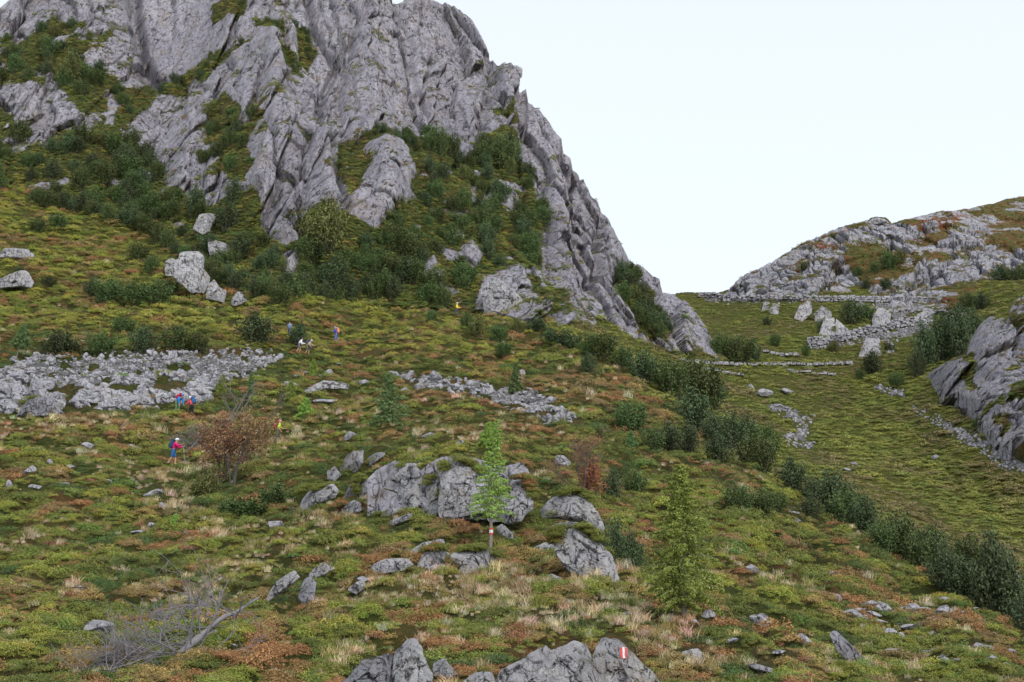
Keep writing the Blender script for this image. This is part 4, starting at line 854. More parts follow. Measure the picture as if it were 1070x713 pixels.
# ------------------------------------------------------------------ rocks
M_rock = mat_rock('boulder_rock', 1.5)
M_rockd = mat_rock('dark_rock', 2., (.6, .6, .64))
M_stone = mat_rock('stone_rock', 2., (.92, .92, .95))
def hero(poly, label, group=None, sheet=None, lean=.25, th=.55, dY=None, mat=None, name='boulder', amp=1., base=None):
    """a boulder whose outline was traced: star-shaped round its middle, rounded front and back, broken into facets"""
    sheet = sheet or ground
    pl = np.array(poly, float); c = (pl.max(0)+pl.min(0))/2
    if polydist(c[:1], c[1:], poly)[0] < 1: c = pl.mean(0)
    by = pl[:, 1].max() if base is None else base
    Y0 = sheet.at(c[0], min(by-1, 780 if sheet is ground else 712), sheet.P)[1] if dY is None else dY
    k = Y0/F; nT, nP = 96, 44
    th_ = np.linspace(0, 2*math.pi, nT, endpoint=False); R = np.zeros(nT)
    for i, t in enumerate(th_):
        d = np.array([math.cos(t), -math.sin(t)]); best = 0
        for a, b in zip(pl, np.roll(pl, -1, 0)):
            e = b-a; den = d[0]*e[1]-d[1]*e[0]
            if abs(den) < 1e-9: continue
            w_ = a-c; s_ = (w_[0]*e[1]-w_[1]*e[0])/den; u = (w_[0]*d[1]-w_[1]*d[0])/den
            if s_ > 0 and -1e-6 <= u <= 1+1e-6: best = max(best, s_)
        R[i] = best if best > 0 else (R[i-1] if i else 5)
    R = R*k*(1.12 if sheet is ground and c[0] > 940 and c[1] < 500 else 1.09); size = R.mean()
    tt = np.concatenate([np.linspace(.004, 1, 30), np.linspace(1, .004, 12)[1:]])[:, None]; nP = len(tt)
    rho = np.sin(tt*math.pi/2); dep = (1-np.clip(rho, 0, 1)**3.2)**(1/2.4); sgn = np.ones(nP)[:, None]; sgn[30:] = -1
    one = np.ones((1, nT))
    Xl = rho*(R*np.cos(th_))[None]; Zl = rho*(R*np.sin(th_))[None]; Yl = -sgn*dep*one*size*th
    P = np.stack([Xl, Yl, Zl], -1).reshape(-1, 3)
    rs = np.random.default_rng(int(abs(c[0]*13+c[1]*7)) % 9999); sd_ = rs.integers(900)
    for i in range(9):                                                     # flat broken faces
        nn = np.array([rs.normal()*.75, -1, rs.normal()*.55+.15]); nn /= np.linalg.norm(nn); e_ = (P@nn).max()
        P -= (np.maximum(0, P@nn-e_*rs.uniform(.62, .9)))[:, None]*nn*.92
    yl, yr = [float(sheet.at(c[0]+s_, min(by-1, 780), sheet.Y)) for s_ in (-8, 8)]; lx = float(np.clip((yr-yl)/(16*k), -1.3, 1.3)) if sheet is ground else 0
    P[:, 1] += P[:, 2]*lean+P[:, 0]*lx
    q = P/size+sd_*3.1
    v, e = facets(q@np.array([[1, 0, .3], [0, 1, 0], [-.3, 0, .6]]).T*1.5, 900+sd_ % 50, .8); v2, e2 = facets(q*4., 950, .8)
    fr = dep*one*sgn
    D = size*amp*(v*.09+v2*.03-.07*(1-sm(0, .05, e))-.03*(1-sm(0, .07, e2))+.035*fbm(q*6, 70, 3))
    nrm = P/(np.linalg.norm(P, axis=1, keepdims=True)+1e-9)
    P = P+(nrm*.35+np.array([0, -1, 0])*(fr.ravel()*.8)[:, None])*D[:, None]
    i = np.arange(nP*nT).reshape(nP, nT)
    Fq = np.stack([i[:-1], i[1:], np.roll(i[1:], -1, 1), np.roll(i[:-1], -1, 1)], -1).reshape(-1, 4)
    Pc = world(c[0], c[1], Y0+size*(.15 if c[0] > 930 and c[1] < 500 else -.3*th))
    if sheet is ground and c[0] > 760 and c[1] < 480:                       # big outcrops grow out of the slope behind them
        f_ = .62 if c[0] > 930 else .3; P[:, 1] -= P[:, 2]*lean+P[:, 0]*lx
        vx, vy = c[0]+P[:, 0]/k, c[1]-P[:, 2]/k; Pc = world(c[0], c[1], Y0)
        P = world(vx, vy, Y0+f_*(ground.at(vx, vy, ground.Y)-Y0)+P[:, 1]-size*.2)-Pc
    o = link(bpy.data.objects.new(name, mesh_np(name, P, Fq, mat or M_rock)))
    o.location = Pc; tag(o, label, name.replace('_', ' '), group)
    return o, Pc, size
HO = {}
for pl, lb in H:
    low_ = pl[0][1] if False else None
    th = .55; mt_r = M_rockd if 'dark' in lb else M_rock
    sh_ = kn if 'skyline' in lb else ground
    base = None
    a = np.array(pl)
    if a[:, 1].min() < 240 and a[:, 0].max() < 330: sh_ = mt
    lean = .75 if a[:, 0].min() > 930 and a[:, 1].max() < 480 else .55 if sh_ is mt or a[:, 1].max() < 330 else .42
    HO[lb] = hero(pl, lb, None, sh_, lean, th, mat=mt_r, base=base)
# turf hanging over the upper edges of the outcrop blocks
cp, cs_ = [], []
for (pl, lb), (o_, pc_, sz_) in zip(H, HO.values()):
    a = np.array(pl)
    if sz_ < .5 or a[:, 1].min() < 300 or 'bottom' in lb: continue
    cy = a[:, 1].min()*.45+a[:, 1].max()*.55; L_ = list(zip(a, np.roll(a, -1, 0)))
    for u, v in L_:
        if (u[1]+v[1])/2 > cy: continue
        m = int(np.hypot(*(v-u))*1.3)
        for i in range(m):
            q = u+(v-u)*random.random()
            if vnoise(np.array([[q[0]*.09, q[1]*.09, 3.]]), 8)[0] < .05: continue
            cp.append(world(q[0]+random.gauss(0, 1), q[1]-.5+random.gauss(0, 1.), pc_[1]+sz_*random.uniform(.0, .45))); cs_.append(random.uniform(.2, .42))
cp = np.array(cp); hh_ = np.abs(vnoise(cp*.35, 91))
scatter('turf', 'dome', cp, np.array(cs_), pick([OL, (.13, .145, .03), RU, DG, BR], [.3, .3, .12, .2, .08], np.clip(hh_*.7+.3*rng.random(len(cp)), 0, .99)), 'turf and dwarf shrubs hanging over the upper edges of the outcrop blocks', 'turf', .8)
# the overhanging block on the mountain's skyline and a few rocks of the cliff foot
hero([(523,78),(528,70),(540,66),(547,68),(546,80),(540,87),(528,84)], 'block jutting out from the skyline of the cliff', sheet=mt, dY=236, th=.8)
hero([(499,300),(510,286),(524,291),(540,302),(548,318),(540,333),(524,336),(506,330)], 'big smooth grey slab at the foot of the cliff', sheet=mt, dY=165, th=.3)
# single rocks scattered in the heath: (x, y, width, height, label)
def cutrock(seed, sub=3, flat=.6, ncut=16):
    import bmesh
    bm = bmesh.new(); bmesh.ops.create_icosphere(bm, subdivisions=sub, radius=1)
    rs = np.random.default_rng(seed); V = np.array([v.co for v in bm.verts]); f = np.array([[v.index for v in p.verts] for p in bm.faces]); bm.free()
    for i in range(ncut):
        nn = rs.normal(size=3); nn /= np.linalg.norm(nn); d = rs.uniform(.5, .82)
        V -= np.maximum(0, V@nn-d)[:, None]*nn
    V *= 1/np.abs(V).max(0); V *= [1, rs.uniform(.6, .95), flat]
    V += fbm(V*3+seed, 5, 3)[:, None]*.05*V
    return mesh_np('stone', V, f, M_stone)
ST_ = [cutrock(200+i, 3, [.45, .6, .3, .8, .55, .38][i % 6]) for i in range(12)]
def stone(px, py, wpx, hpx, label, group=None, sheet=None, name='rock', tilt=.25, mat_i=None):
    sheet = sheet or ground; p = sheet.at(px, min(py, 712)); k = p[1]/F
    o = link(bpy.data.objects.new(name, ST_[random.randrange(12)])); me = o.data
    o.location = p+np.array([0, 0, hpx*k*.25]); s = wpx/2*k
    o.scale = (s*1.05, s*random.uniform(.8, 1.2), hpx/2*k/.5*1.05)
    o.rotation_euler = (random.uniform(-tilt, tilt), random.uniform(-tilt, tilt), random.uniform(-.5, .5)); tag(o, label, name, group)
    return o
for x, y, w_, h_, lb in SR: stone(x, y+h_*.35, w_*1.1, h_*1.15, lb)
# lower right rocks, grouped
LR = [AB(p) for p in ([(230,350),(310,345),(310,400),(240,395)], [(400,455),(500,520),(510,560),(420,540),(350,470)], [(480,450),(560,480),(600,600),(560,630),(500,560)], [(600,600),(720,610),(720,713),(610,690)], [(740,590),(800,610),(880,650),(880,713),(740,700)], [(590,425),(700,450),(780,480),(800,510),(700,500),(600,460)], [(615,525),(670,530),(670,560),(620,560)], [(300,425),(330,430),(330,445),(310,445)], [(560,450),(590,470),(580,500),(550,480)])]
cnt = 0
for pl in LR:
    a = np.array(pl)
    area = (a[:, 0].max()-a[:, 0].min())*(a[:, 1].max()-a[:, 1].min())
    for i in range(max(2, int(area/95))):
        x, y = random.uniform(a[:, 0].min(), a[:, 0].max()), random.uniform(a[:, 1].min(), a[:, 1].max())
        w_ = random.choice([5, 7, 9, 12, 16, 20]); stone(x, y, w_, w_*random.uniform(.35, .6), 'pale flat rock of the broken rocks strewn on the lower right slope', 'rocks on the lower right slope'); cnt += 1
for i in range(26):
    x = random.uniform(0, 700); y = random.uniform(450, 700); w_ = random.uniform(4, 9)
    stone(x, y, w_, w_*.5, 'small grey stone half sunk in the heath of the near slope', 'small stones in the heath')
for i in range(22):
    x = random.uniform(290, 600); y = random.uniform(375, 425)
    if in_scree(np.array([x]), np.array([y]))[0] or x > 360 and y > 412: continue
    w_ = random.uniform(5, 13); stone(x, y, w_, w_*.45, 'grey stone in the turf between the scree and the block field', 'stones right of the scree')
# scree: largest stones are objects, the rest one mass
pts = []
for nm, dens, lo, hi in (('main', 1/11., 3.2, 15), ('mid', 1/11., 4, 17), ('patch', 1/11., 2.5, 7), ('streak', 1/8., 2, 5), ('small', 1/9., 2, 6), ('terrace', 1/8., 2, 5), ('terraces', 1/8., 2, 5), ('terraced', 1/7., 2, 5.5)):
    a = np.array(SCREE[nm]); ar = (a[:, 0].max()-a[:, 0].min())*(a[:, 1].max()-a[:, 1].min())
    m = int(ar*dens*1.5); x = rng.uniform(a[:, 0].min(), a[:, 0].max(), m); y = rng.uniform(a[:, 1].min(), a[:, 1].max(), m)
    d = polydist(x, y, SCREE[nm]); ok = d > rng.normal(size=m)*(2.5 if nm == 'main' else 1.8)
    x, y = x[ok], y[ok]; g = fbm(np.stack([x/14, y/7, x*0], -1), 77, 3)
    bigk = np.ones(len(x))
    if nm == 'main':
        bigk = 1+1.2*sm(392, 415, y)+.6*sm(60, 0, x)
        hole = (y > 402) & (g > .06) | (g > .42); x, y, bigk = x[~hole], y[~hole], bigk[~hole]
    elif nm == 'mid': hole = g > .34; x, y, bigk = x[~hole], y[~hole], bigk[~hole]
    w_ = np.clip(lo*np.exp(np.abs(rng.normal(size=len(x)))*.5)*bigk, lo, hi*bigk)
    pts += [(w_[i], x[i], y[i], nm) for i in range(len(x))]
pts.sort(key=lambda t: -t[0]); 
NI = 296-sum(1 for o in COL.objects if o.name.startswith('rock'))
names = {'main': ('grey block lying loose on the large scree left of the hikers', 'blocks of the large scree'), 'mid': ('grey block in the band of stones below the grassy shoulder', 'blocks of the middle stone band'),
         'patch': ('stone in the small patch of scree on the valley meadow', 'blocks of the meadow patch'), 'streak': ('stone in the long streak of scree at the right', 'blocks of the right streak'), 'small': ('stone in the tiny scree left of the streak', 'blocks of the tiny scree')}
for nm in ('terrace', 'terraces', 'terraced'): names[nm] = ('stone in the rubble below the terrace walls', 'rubble of the terraces')
for w_, x, y, nm in pts[:NI]:
    a = np.array(SCREE[nm]); stone(x, y, w_, w_*random.uniform(.4, .7), zoned(names[nm][0], x, y, a[:, 0].clip(0, 1070), a[:, 1], w_/9), names[nm][1], tilt=.45)
rest = pts[NI:]
xs = np.array([r[1] for r in rest]); ys = np.array([r[2] for r in rest]); ws = np.array([r[0] for r in rest])
P = ground.at(xs, ys); s = ws/2*P[:, 1]/F
pr = [bpy.data.objects.new('scree_stone', m) for m in ST_]
P[:, 2] += s*.2
scatter('scree', pr, P, s*1.15, np.ones((len(P), 3))*.3, 'loose grey stones and rubble filling the scree fields between the larger blocks', 'scree', 1.1, np.stack([rng.normal(size=len(P))*.5, rng.normal(size=len(P))*.5, rng.random(len(P))*6.28], -1))
# bare grit under the stones
def grit(name, poly, label):
    a = np.array(poly); gx = np.arange(a[:, 0].min(), a[:, 0].max(), 1.5); gy = np.arange(a[:, 1].min(), a[:, 1].max(), 1.)
    X_, Y_ = np.meshgrid(gx, gy); Pq = ground.at(X_.ravel(), Y_.ravel()); Pq[:, 2] += .05
    d = polydist(X_.ravel(), Y_.ravel(), poly)+fbm(np.stack([X_.ravel()/9, Y_.ravel()/5, X_.ravel()*0], -1), 5, 4)*9-2
    g = fbm(np.stack([X_.ravel()/14, Y_.ravel()/7, X_.ravel()*0], -1), 77, 3); d = np.where((g > .4) | (Y_.ravel() > 402) & (g > .05) & (a[:, 0].min() < 0), -1, d)
    f = grid_faces(*X_.shape); f = f[(d[f] > 0).all(1)]
    o = link(bpy.data.objects.new(name, mesh_np(name, Pq, f, M_grit))); tag(o, label, 'gravel', kind='stuff')
N = NT('scree_grit', .95, .1); co = N.geo(); N.l(N.ramp(N.noise(co, 3., 5, .8), [(.35, (.05, .048, .045)), (.5, (.16, .155, .15)), (.65, (.32, .32, .32))]), N.b.inputs['Base Color']); N.l(N.bump(N.noise(co, 3., 5, .8), 1., .4), N.b.inputs['Normal']); M_grit = N.m
for v_ in SCREE.values(): grit('gravel', v_, 'grey grit and small rubble under the stones of the scree')

# ---- dry stone walls of the terraces
def wall(line, hpx, label, seed):
    rs = np.random.default_rng(seed); ln = np.array(line, float); Ls = np.r_[0, np.cumsum(np.hypot(*np.diff(ln, axis=0).T))]
    Vs = []; Fs = []; off = 0
    mid = ground.at(ln[len(ln)//2, 0], ln[len(ln)//2, 1]); k = mid[1]/F; hgt = hpx*k; nc = max(2, int(round(hgt/.42)))
    cube = np.array([(x, y, z) for x in (-1, 1) for y in (-1, 1) for z in (-1, 1)], float)
    cf = np.array([(0,1,3,2), (4,6,7,5), (0,4,5,1), (2,3,7,6), (0,2,6,4), (1,5,7,3)])
    for c in range(nc):
        u = rs.random()*2
        while u < Ls[-1]:
            du = rs.uniform(.45, 1.3)/k*.9; um = u+du/2
            x, y = np.interp(um, Ls, ln[:, 0]), np.interp(um, Ls, ln[:, 1])
            p = ground.at(x, y); hh = hgt/nc
            sink = .3*abs(vnoise(np.array([[x*.06, seed, 0.]]), 9)[0])*nc
            if c > nc-1-sink: u += du; continue
            b = cube*np.array([du*k*.48, .45, hh*.5])*rs.uniform(.8, 1.08, 3)+rs.normal(size=(8, 3))*.05
            a = rs.normal()*.12; b = b@np.array([[math.cos(a), -math.sin(a), 0], [math.sin(a), math.cos(a), 0], [0, 0, 1]])
            Vs.append(b+p+np.array([0, rs.normal()*.1-.1, hh*(c+.4)])); Fs.append(cf+off); off += 8; u += du
    o = link(bpy.data.objects.new('dry_stone_wall', mesh_np('dry_stone_wall', np.concatenate(Vs), np.concatenate(Fs), M_stone)))
    tag(o, label, 'stone wall')
W = [([(728,311),(745,312),(765,314),(800,315),(850,316),(900,316),(981,317)], 8.5, 'long uppermost dry stone wall running straight under the rocky knoll'),
 (AK([(215,545),(280,535),(350,520),(420,500),(520,480),(600,470)]), 12, 'sloping middle terrace wall climbing to the right'),
 (AK([(350,440),(420,450),(480,440),(560,425),(650,420)]), 6, 'short wall directly under the uppermost wall, right half'),
 (AK([(-140,595),(-30,600),(60,600),(160,600),(260,600),(345,596)]), 6.5, 'lowest level terrace wall below the pale block'),
 (AK([(-90,570),(-20,570),(20,560)]), 4, 'short wall stub left of the lowest terrace wall'),
 (AK([(80,560),(130,570),(190,575)]), 6, 'broken wall piece above the lowest terrace wall'),
 ([(732,387),(750,389),(776,393)], 5, 'ruined wall piece below the foot of the mountain'),
 ([(708,378),(722,380),(738,378)], 4, 'tiny wall remnant beside the foot of the mountain'),
 (AK([(150,620),(200,625),(300,635)]), 4, 'thin row of wall stones under the lowest terrace wall'),
 (AK([(640,440),(670,440),(700,450)]), 7, 'wall end buried under turf beside the thicket')]
for i, (ln, hp, lb) in enumerate(W): wall(ln, hp, lb, 30+i)
# ------------------------------------------------------------------ trees
M_trunk = mat_plain('larch_bark', (.22, .19, .17), .9, .45, 14)
M_dead = mat_plain('weathered_dead_wood', (.2, .185, .195), .9, .4, 10)
M_twig = mat_plain('dead_twigs', (.12, .1, .095), .9, .3, 10)
M_larch = mat_leaf('larch_needles', (.32, .44, .1), .35)
M_spruce = mat_leaf('spruce_needles', (.19, .28, .11), .4)
M_rowan = mat_leaf('rusty_leaves', (.3, .15, .085), .55)
M_red = mat_leaf('red_leaves', (.36, .15, .085), .5)
M_redp = mat_plain('red_trail_paint', (.5, .06, .06), .7, .25); M_whp = mat_plain('white_trail_paint', (.66, .65, .63), .7, .12)
def close(V, Fq, sides):
    """ends of a tube"""
    n = len(V); c0, c1 = V[:sides].mean(0), V[-sides:].mean(0); j = np.arange(0, sides-1, 2); 
    a = np.stack([np.full(len(j), n), j, j+1, (j+2) % sides], -1); b = np.stack([np.full(len(j), n+1), n-sides+(j+2) % sides, n-sides+j+1, n-sides+j], -1)
    return np.concatenate([V, [c0, c1]]), np.concatenate([Fq, a, b])
def root(name, p, label, cat, group=None):
    o = link(bpy.data.objects.new(name, None)); o.location = p; o.empty_display_size = .2; tag(o, label, cat, group); return o
def part(name, V, Fq, mat, par, lv=None, smooth=False):
    return link(bpy.data.objects.new(name, mesh_np(name, V, Fq, mat, smooth, None if lv is None else {'lv': ('POINT', 'FLOAT', lv)})), par)
def conifer(px, py, tx, ty, rpx, label, seed, mat, name='larch_tree', start=.22, dens=1., group=None, droop=.1, needle=.05, sheet=None, full=1.):
    """straight leader, whorls of thin near-level branches that shorten to the tip, needle clusters along each"""
    rs = np.random.default_rng(seed); sheet = sheet or ground; p = sheet.at(px, min(py, 712)); k = p[1]/F
    Hh = (py-ty)*k; lx = (tx-px)*k; R = rpx*k
    r = root(name, p-np.array([0, 0, .15]), label, 'tree', group)
    t = np.linspace(0, 1, 12); wob = np.cumsum(rs.normal(size=(12, 2)), 0)*Hh*.004
    path = np.stack([lx*t**1.2+wob[:, 0], wob[:, 1], Hh*t+.0], -1)
    part('trunk', *tube(path, (Hh*.013+.012)*(1-t*.93), 8), M_trunk, r, smooth=True)
    br = []; pts = []; nn = []
    nb = int(95*dens)
    for i in range(nb):
        u = start+(1-start)*(i+rs.random())/nb; a = i*2.4+rs.random()*.8
        prof = (1-u)/(1-start)
        ln = R*(.12+.95*prof**.75*min(1, (u-start+.1)*6))*rs.uniform(.55, 1.1)
        b0 = np.array([np.interp(u, t, path[:, j]) for j in range(3)])
        s = np.linspace(0, 1, 6)[:, None]; d = np.array([math.cos(a), math.sin(a), 0])
        bp = b0+d*ln*s+np.array([0, 0, 1])*ln*(.35*s*(1-u*.2)-(droop+.35*prof)*s**2)+rs.normal(size=(6, 3))*ln*.02
        br.append(tube(bp, np.linspace(.012+.004*Hh*prof*.5, .003, 6), 3))
        m = int((120+260*ln/R)*full); v = .12+.88*rs.random(m)
        q = np.stack([np.interp(v, s[:, 0], bp[:, j]) for j in range(3)], -1)
        side = np.array([-d[1], d[0], 0]); sw = rs.normal(size=m)*ln*.16*(1.1-v)
        q = q+side*sw[:, None]+np.array([0, 0, -1])*(np.abs(rs.normal(size=m))*ln*.07)[:, None]
        pts.append(q); nn.append(rs.normal(size=(m, 3))*.5+[0, 0, .6])
    BV, BF = join(br); part('branch', BV, BF, M_trunk, r).name = 'branches_of_tree' if False else 'branch'
    pts = np.concatenate(pts); nn = np.concatenate(nn)
    V, Fq, lv = leaf_cloud(pts, nn, needle*1.15*(.6+.8*rs.random(len(pts))), .3, rs=rs)
    part('crown', V, Fq, mat, r, lv)
    return r, p, path, Hh
r1, p1, path1, H1 = conifer(511, 576, 519, 431, 27, 'slender bright green larch with a red and white mark on its pale trunk', 3, M_larch, start=.26, dens=.9, needle=.05, full=.45)
r2, p2, path2, H2 = conifer(715, 657, 721, 487, 50, 'broad bright green larch with sweeping branches on the lower right slope', 4, M_larch, start=.12, dens=1.4, needle=.05, full=.75, droop=.2)
conifer(407, 446, 405, 385, 26, 'greyish green young conifer in the middle of the near slope', 5, M_spruce, 'young_conifer', .02, .9, needle=.085, full=.4)
conifer(538, 412, 539, 376, 10, 'small dark conifer on the band of stones below the shoulder', 6, M_spruce, 'young_conifer', .05, .7, needle=.08, full=.7)
conifer(16, 378, 24, 334, 12, 'leaning little tree with a bare pale trunk at the left edge above the scree', 7, M_spruce, 'young_conifer', .45, .8, needle=.1, full=.9)
conifer(303, 420, 304, 398, 9, 'small bright larch beside the long flat slab', 8, M_larch, 'young_larch', .02, .6, needle=.07, full=.7)
conifer(318, 432, 320, 410, 12, 'bright green young larch below the long flat slab', 9, M_larch, 'young_larch', .02, .6, needle=.07, full=.7)
conifer(261, 420, 262, 388, 6, 'thin dark sapling in front of the right end of the scree', 10, M_spruce, 'young_conifer', .3, .5, needle=.06, full=.5)
conifer(327, 390, 327, 368, 8, 'pale green sapling just below the two bent hikers', 11, M_larch, 'young_larch', .02, .6, needle=.08, full=.7)
conifer(230, 415, 232, 392, 9, 'small green sapling at the foot of the dead tree', 12, M_larch, 'young_larch', .02, .6, needle=.07, full=.6)
conifer(227, 288, 228, 262, 8, 'bright little conifer above the cracked pinnacle', 13, M_spruce, 'young_conifer', .02, .6, needle=.12, full=.6, sheet=mt)
conifer(510, 470, 512, 440, 16, 'bushy light green larch right behind the marked larch', 15, M_larch, 'young_larch', .02, .8, needle=.07, full=.8)
conifer(660, 470, 660, 452, 8, 'tiny larch at the edge of the gully bushes', 16, M_spruce, 'young_conifer', .02, .5, needle=.09, full=.5)
conifer(182, 550, 183, 535, 8, 'knee high light green larch seedling in the worn path line', 17, M_larch, 'young_larch', .02, .4, needle=.05, full=.4)
# trail mark round the larch trunk
def band(path, u0, u1, rad, mat, par, name):
    t = np.linspace(0, 1, len(path)); q = np.array([[np.interp(u, t, path[:, j]) for j in range(3)] for u in np.linspace(u0, u1, 3)])
    V, Fq = tube(q, rad, 12); part(name, V, Fq, mat, par, smooth=True)
tk = [c for c in r1.children if c.name.startswith('trunk')][0]
for u0, u1, m in ((.142, .156, M_redp), (.156, .178, M_whp), (.178, .192, M_redp)):
    band(path1, u0, u1, (H1*.013+.012)*(1-u0*.93)+.012, m, tk, 'trail_mark')
def limb(rs, p, d, ln, r, depth, out, tips, spread=.55, up=.12):
    n = 6; path = [p]; q = p.copy(); dd = d.copy()
    for i in range(n-1):
        dd = dd+rs.normal(size=3)*.13+np.array([0, 0, up*.3]); dd /= np.linalg.norm(dd); q = q+dd*ln/(n-1); path.append(q.copy())
    out.append(tube(path, np.linspace(r, r*.5, n), 5 if depth < 2 else 3))
    if depth == 0 or ln < .12: tips.append((np.array(path), dd)); return
    for i in range(rs.integers(3, 6)):
        u = rs.uniform(.3, 1); b = np.array([np.interp(u, np.linspace(0, 1, n), np.array(path)[:, j]) for j in range(3)])
        nd = dd+rs.normal(size=3)*spread+np.array([0, 0, up]); nd /= np.linalg.norm(nd)
        limb(rs, b, nd, ln*rs.uniform(.5, .75), r*.5, depth-1, out, tips, spread, up)
def leafy(px, py, hpx, wpx, stems, label, seed, lmat, leaves, name, redcap=None, bark=M_twig, lsize=.05, group=None, dY=0, cat='tree'):
    rs = np.random.default_rng(seed); p = ground.at(px, py); k = p[1]/F; Hh = hpx*k
    r = root(name, p+np.array([0, dY, -.1]), label, cat, group); out = []; tips = []
    for i in range(stems):
        a = i*6.28/stems+rs.random(); sp = wpx/hpx*.55*rs.uniform(.4, 1.)
        d = np.array([math.cos(a)*sp, math.sin(a)*sp, 1]); d /= np.linalg.norm(d)
        limb(rs, np.array([math.cos(a)*.12, math.sin(a)*.12, 0.]), d, Hh*rs.uniform(.5, .66), Hh*.009+.008, 3, out, tips)
    part('trunk', *join(out), bark, r)
    if leaves:
        T = [tips[i] for i in rs.integers(0, len(tips), leaves)]; u = rs.random(leaves)
        q = np.array([pt[min(5, int(v*6))] for (pt, d), v in zip(T, u)])+rs.normal(size=(leaves, 3))*.2
        V, Fq, lv = leaf_cloud(q, rs.normal(size=(leaves, 3)), lsize*(.6+.8*rs.random(leaves)), .55, rs=rs)
        part('crown', V, Fq, lmat, r, lv)
    return r
leafy(230, 506, 76, 20, 4, 'rust leaved small tree with several stems in front of the hikers, left stem group', 21, M_rowan, 4200, 'rowan_tree', lsize=.065)
leafy(243, 508, 88, 15, 4, 'taller rust leaved tree with dark stems standing just left of the lime shirted hiker', 22, M_rowan, 4000, 'rowan_tree', lsize=.065)
leafy(612, 524, 78, 34, 3, 'thin autumn tree with brown twigs right above the leaning outcrop', 23, M_rowan, 2300, 'rowan_tree', lsize=.04)
leafy(618, 522, 36, 22, 3, 'low bush with vivid red leaves at the foot of the thin autumn tree', 24, M_red, 3000, 'red_bush', lsize=.05, cat='bush', dY=-.5)
leafy(237, 470, 102, 34, 1, 'tall bare dead tree rising above the rust leaved trees', 25, None, 0, 'dead_tree', bark=M_dead)
leafy(276, 450, 66, 12, 1, 'thin bare sapling between dead tree and long slab', 26, None, 0, 'bare_sapling', bark=M_twig)
leafy(622, 560, 26, 16, 2, 'bare twiggy shrub on the edge right of the leaning outcrop', 28, M_rowan, 200, 'twiggy_shrub', cat='bush')
for i, (x, y, h_, w_, lb) in enumerate([(216,520,34,40,'leafy green bramble mound left of the rust leaved trees'), (290,530,32,50,'leafy green mound below the lime shirted hiker'), (255,540,30,60,'wide green mound under the rust leaved trees')]):
    p = ground.at(x, y); k = p[1]/F
    o = link(bpy.data.objects.new('bramble_bush', SH[[3, 0, 2][i]])); o.location = p-np.array([0, 0, .3]); o.scale = (w_/2*k, w_/2*k, h_*k*.75); tag(o, lb, 'bush')
# fallen dead tree at the lower left and the grey brush heaps
def fallen(a, b, rad, label, seed, nlimb, limb_l, name='fallen_dead_tree', lift=.25):
    rs = np.random.default_rng(seed); A = ground.at(*a)+[0, 0, lift*.6]; B = ground.at(*b)+[0, 0, lift*1.6]
    r = root(name, A, label, 'dead tree'); L = B-A; n = 12; t = np.linspace(0, 1, n)[:, None]
    path = L*t+np.cumsum(rs.normal(size=(n, 3)), 0)*.05
    rr_ = np.linspace(rad, rad*.4, n)*(1+.15*rs.normal(size=n)); rr_[0] *= .6
    part('trunk', *close(*tube(path, rr_, 8), 8), M_dead, r, smooth=True)
    out = []; tips = []
    for i in range(nlimb):
        u = rs.uniform(.0, .75)**1.2; b0 = L*u; d = rs.normal(size=3)*[1, .5, .5]+[-.7, 0, .45]; d /= np.linalg.norm(d)
        limb(rs, b0, d, limb_l*rs.uniform(.5, 1), max(.02, rad*.3), 2, out, tips, .6, .02)
    V, Fq = join(out); part('branch', V, Fq, M_dead, r)
    return r
fallen((186, 706), (276, 657), .095, 'fallen grey dead tree lying with bare branches in the lower left heath', 31, 22, 1.9, lift=.55)
fallen((112, 712), (190, 686), .035, 'tangle of grey dead branches left of the fallen dead tree', 32, 34, 1.1, 'dead_brush')
fallen((170, 662), (210, 640), .025, 'small heap of dead twigs above the fallen dead tree', 33, 12, .8, 'dead_brush')
fallen((196, 474), (226, 450), .03, 'grey dead branches leaning left of the rust leaved trees', 34, 26, 1.5, 'dead_brush', .5)
# painted trail mark on the bottom boulder, laid on its face
from mathutils.bvhtree import BVHTree
bo, bc, bs = HO['boulder at the bottom edge with the red and white trail mark']
S.view_layers[0].update()
bvh = BVHTree.FromPolygons([Vector(v.co)+bo.location for v in bo.data.vertices], [tuple(p.vertices) for p in bo.data.polygons])
def paint(x0, x1, y0, y1, skew, mat):
    V = []; nx, ny = 5, 9; o0 = Vector((0, 0, CAMZ))
    for j in range(ny):
        for i in range(nx):
            y = y0+(y1-y0)*j/(ny-1); x = x0+(x1-x0)*i/(nx-1)+skew*(j/(ny-1)-.5)
            a, b = ray(x, y); d = Vector((float(a), 1, float(b))).normalized(); h = bvh.ray_cast(o0, d)
            V.append(tuple((h[0]-d*.012) if h[0] else Vector(world(x, y, bc[1]))))
    me = mesh_np('trail_mark', np.array(V)-np.array(bo.location), grid_faces(ny, nx), mat)
    link(bpy.data.objects.new('trail_mark', me), bo)
paint(648, 650.6, 676.5, 688, 1, M_redp); paint(650.6, 653, 676.5, 688, 1, M_whp); paint(653, 655.4, 677, 688, 1, M_redp)
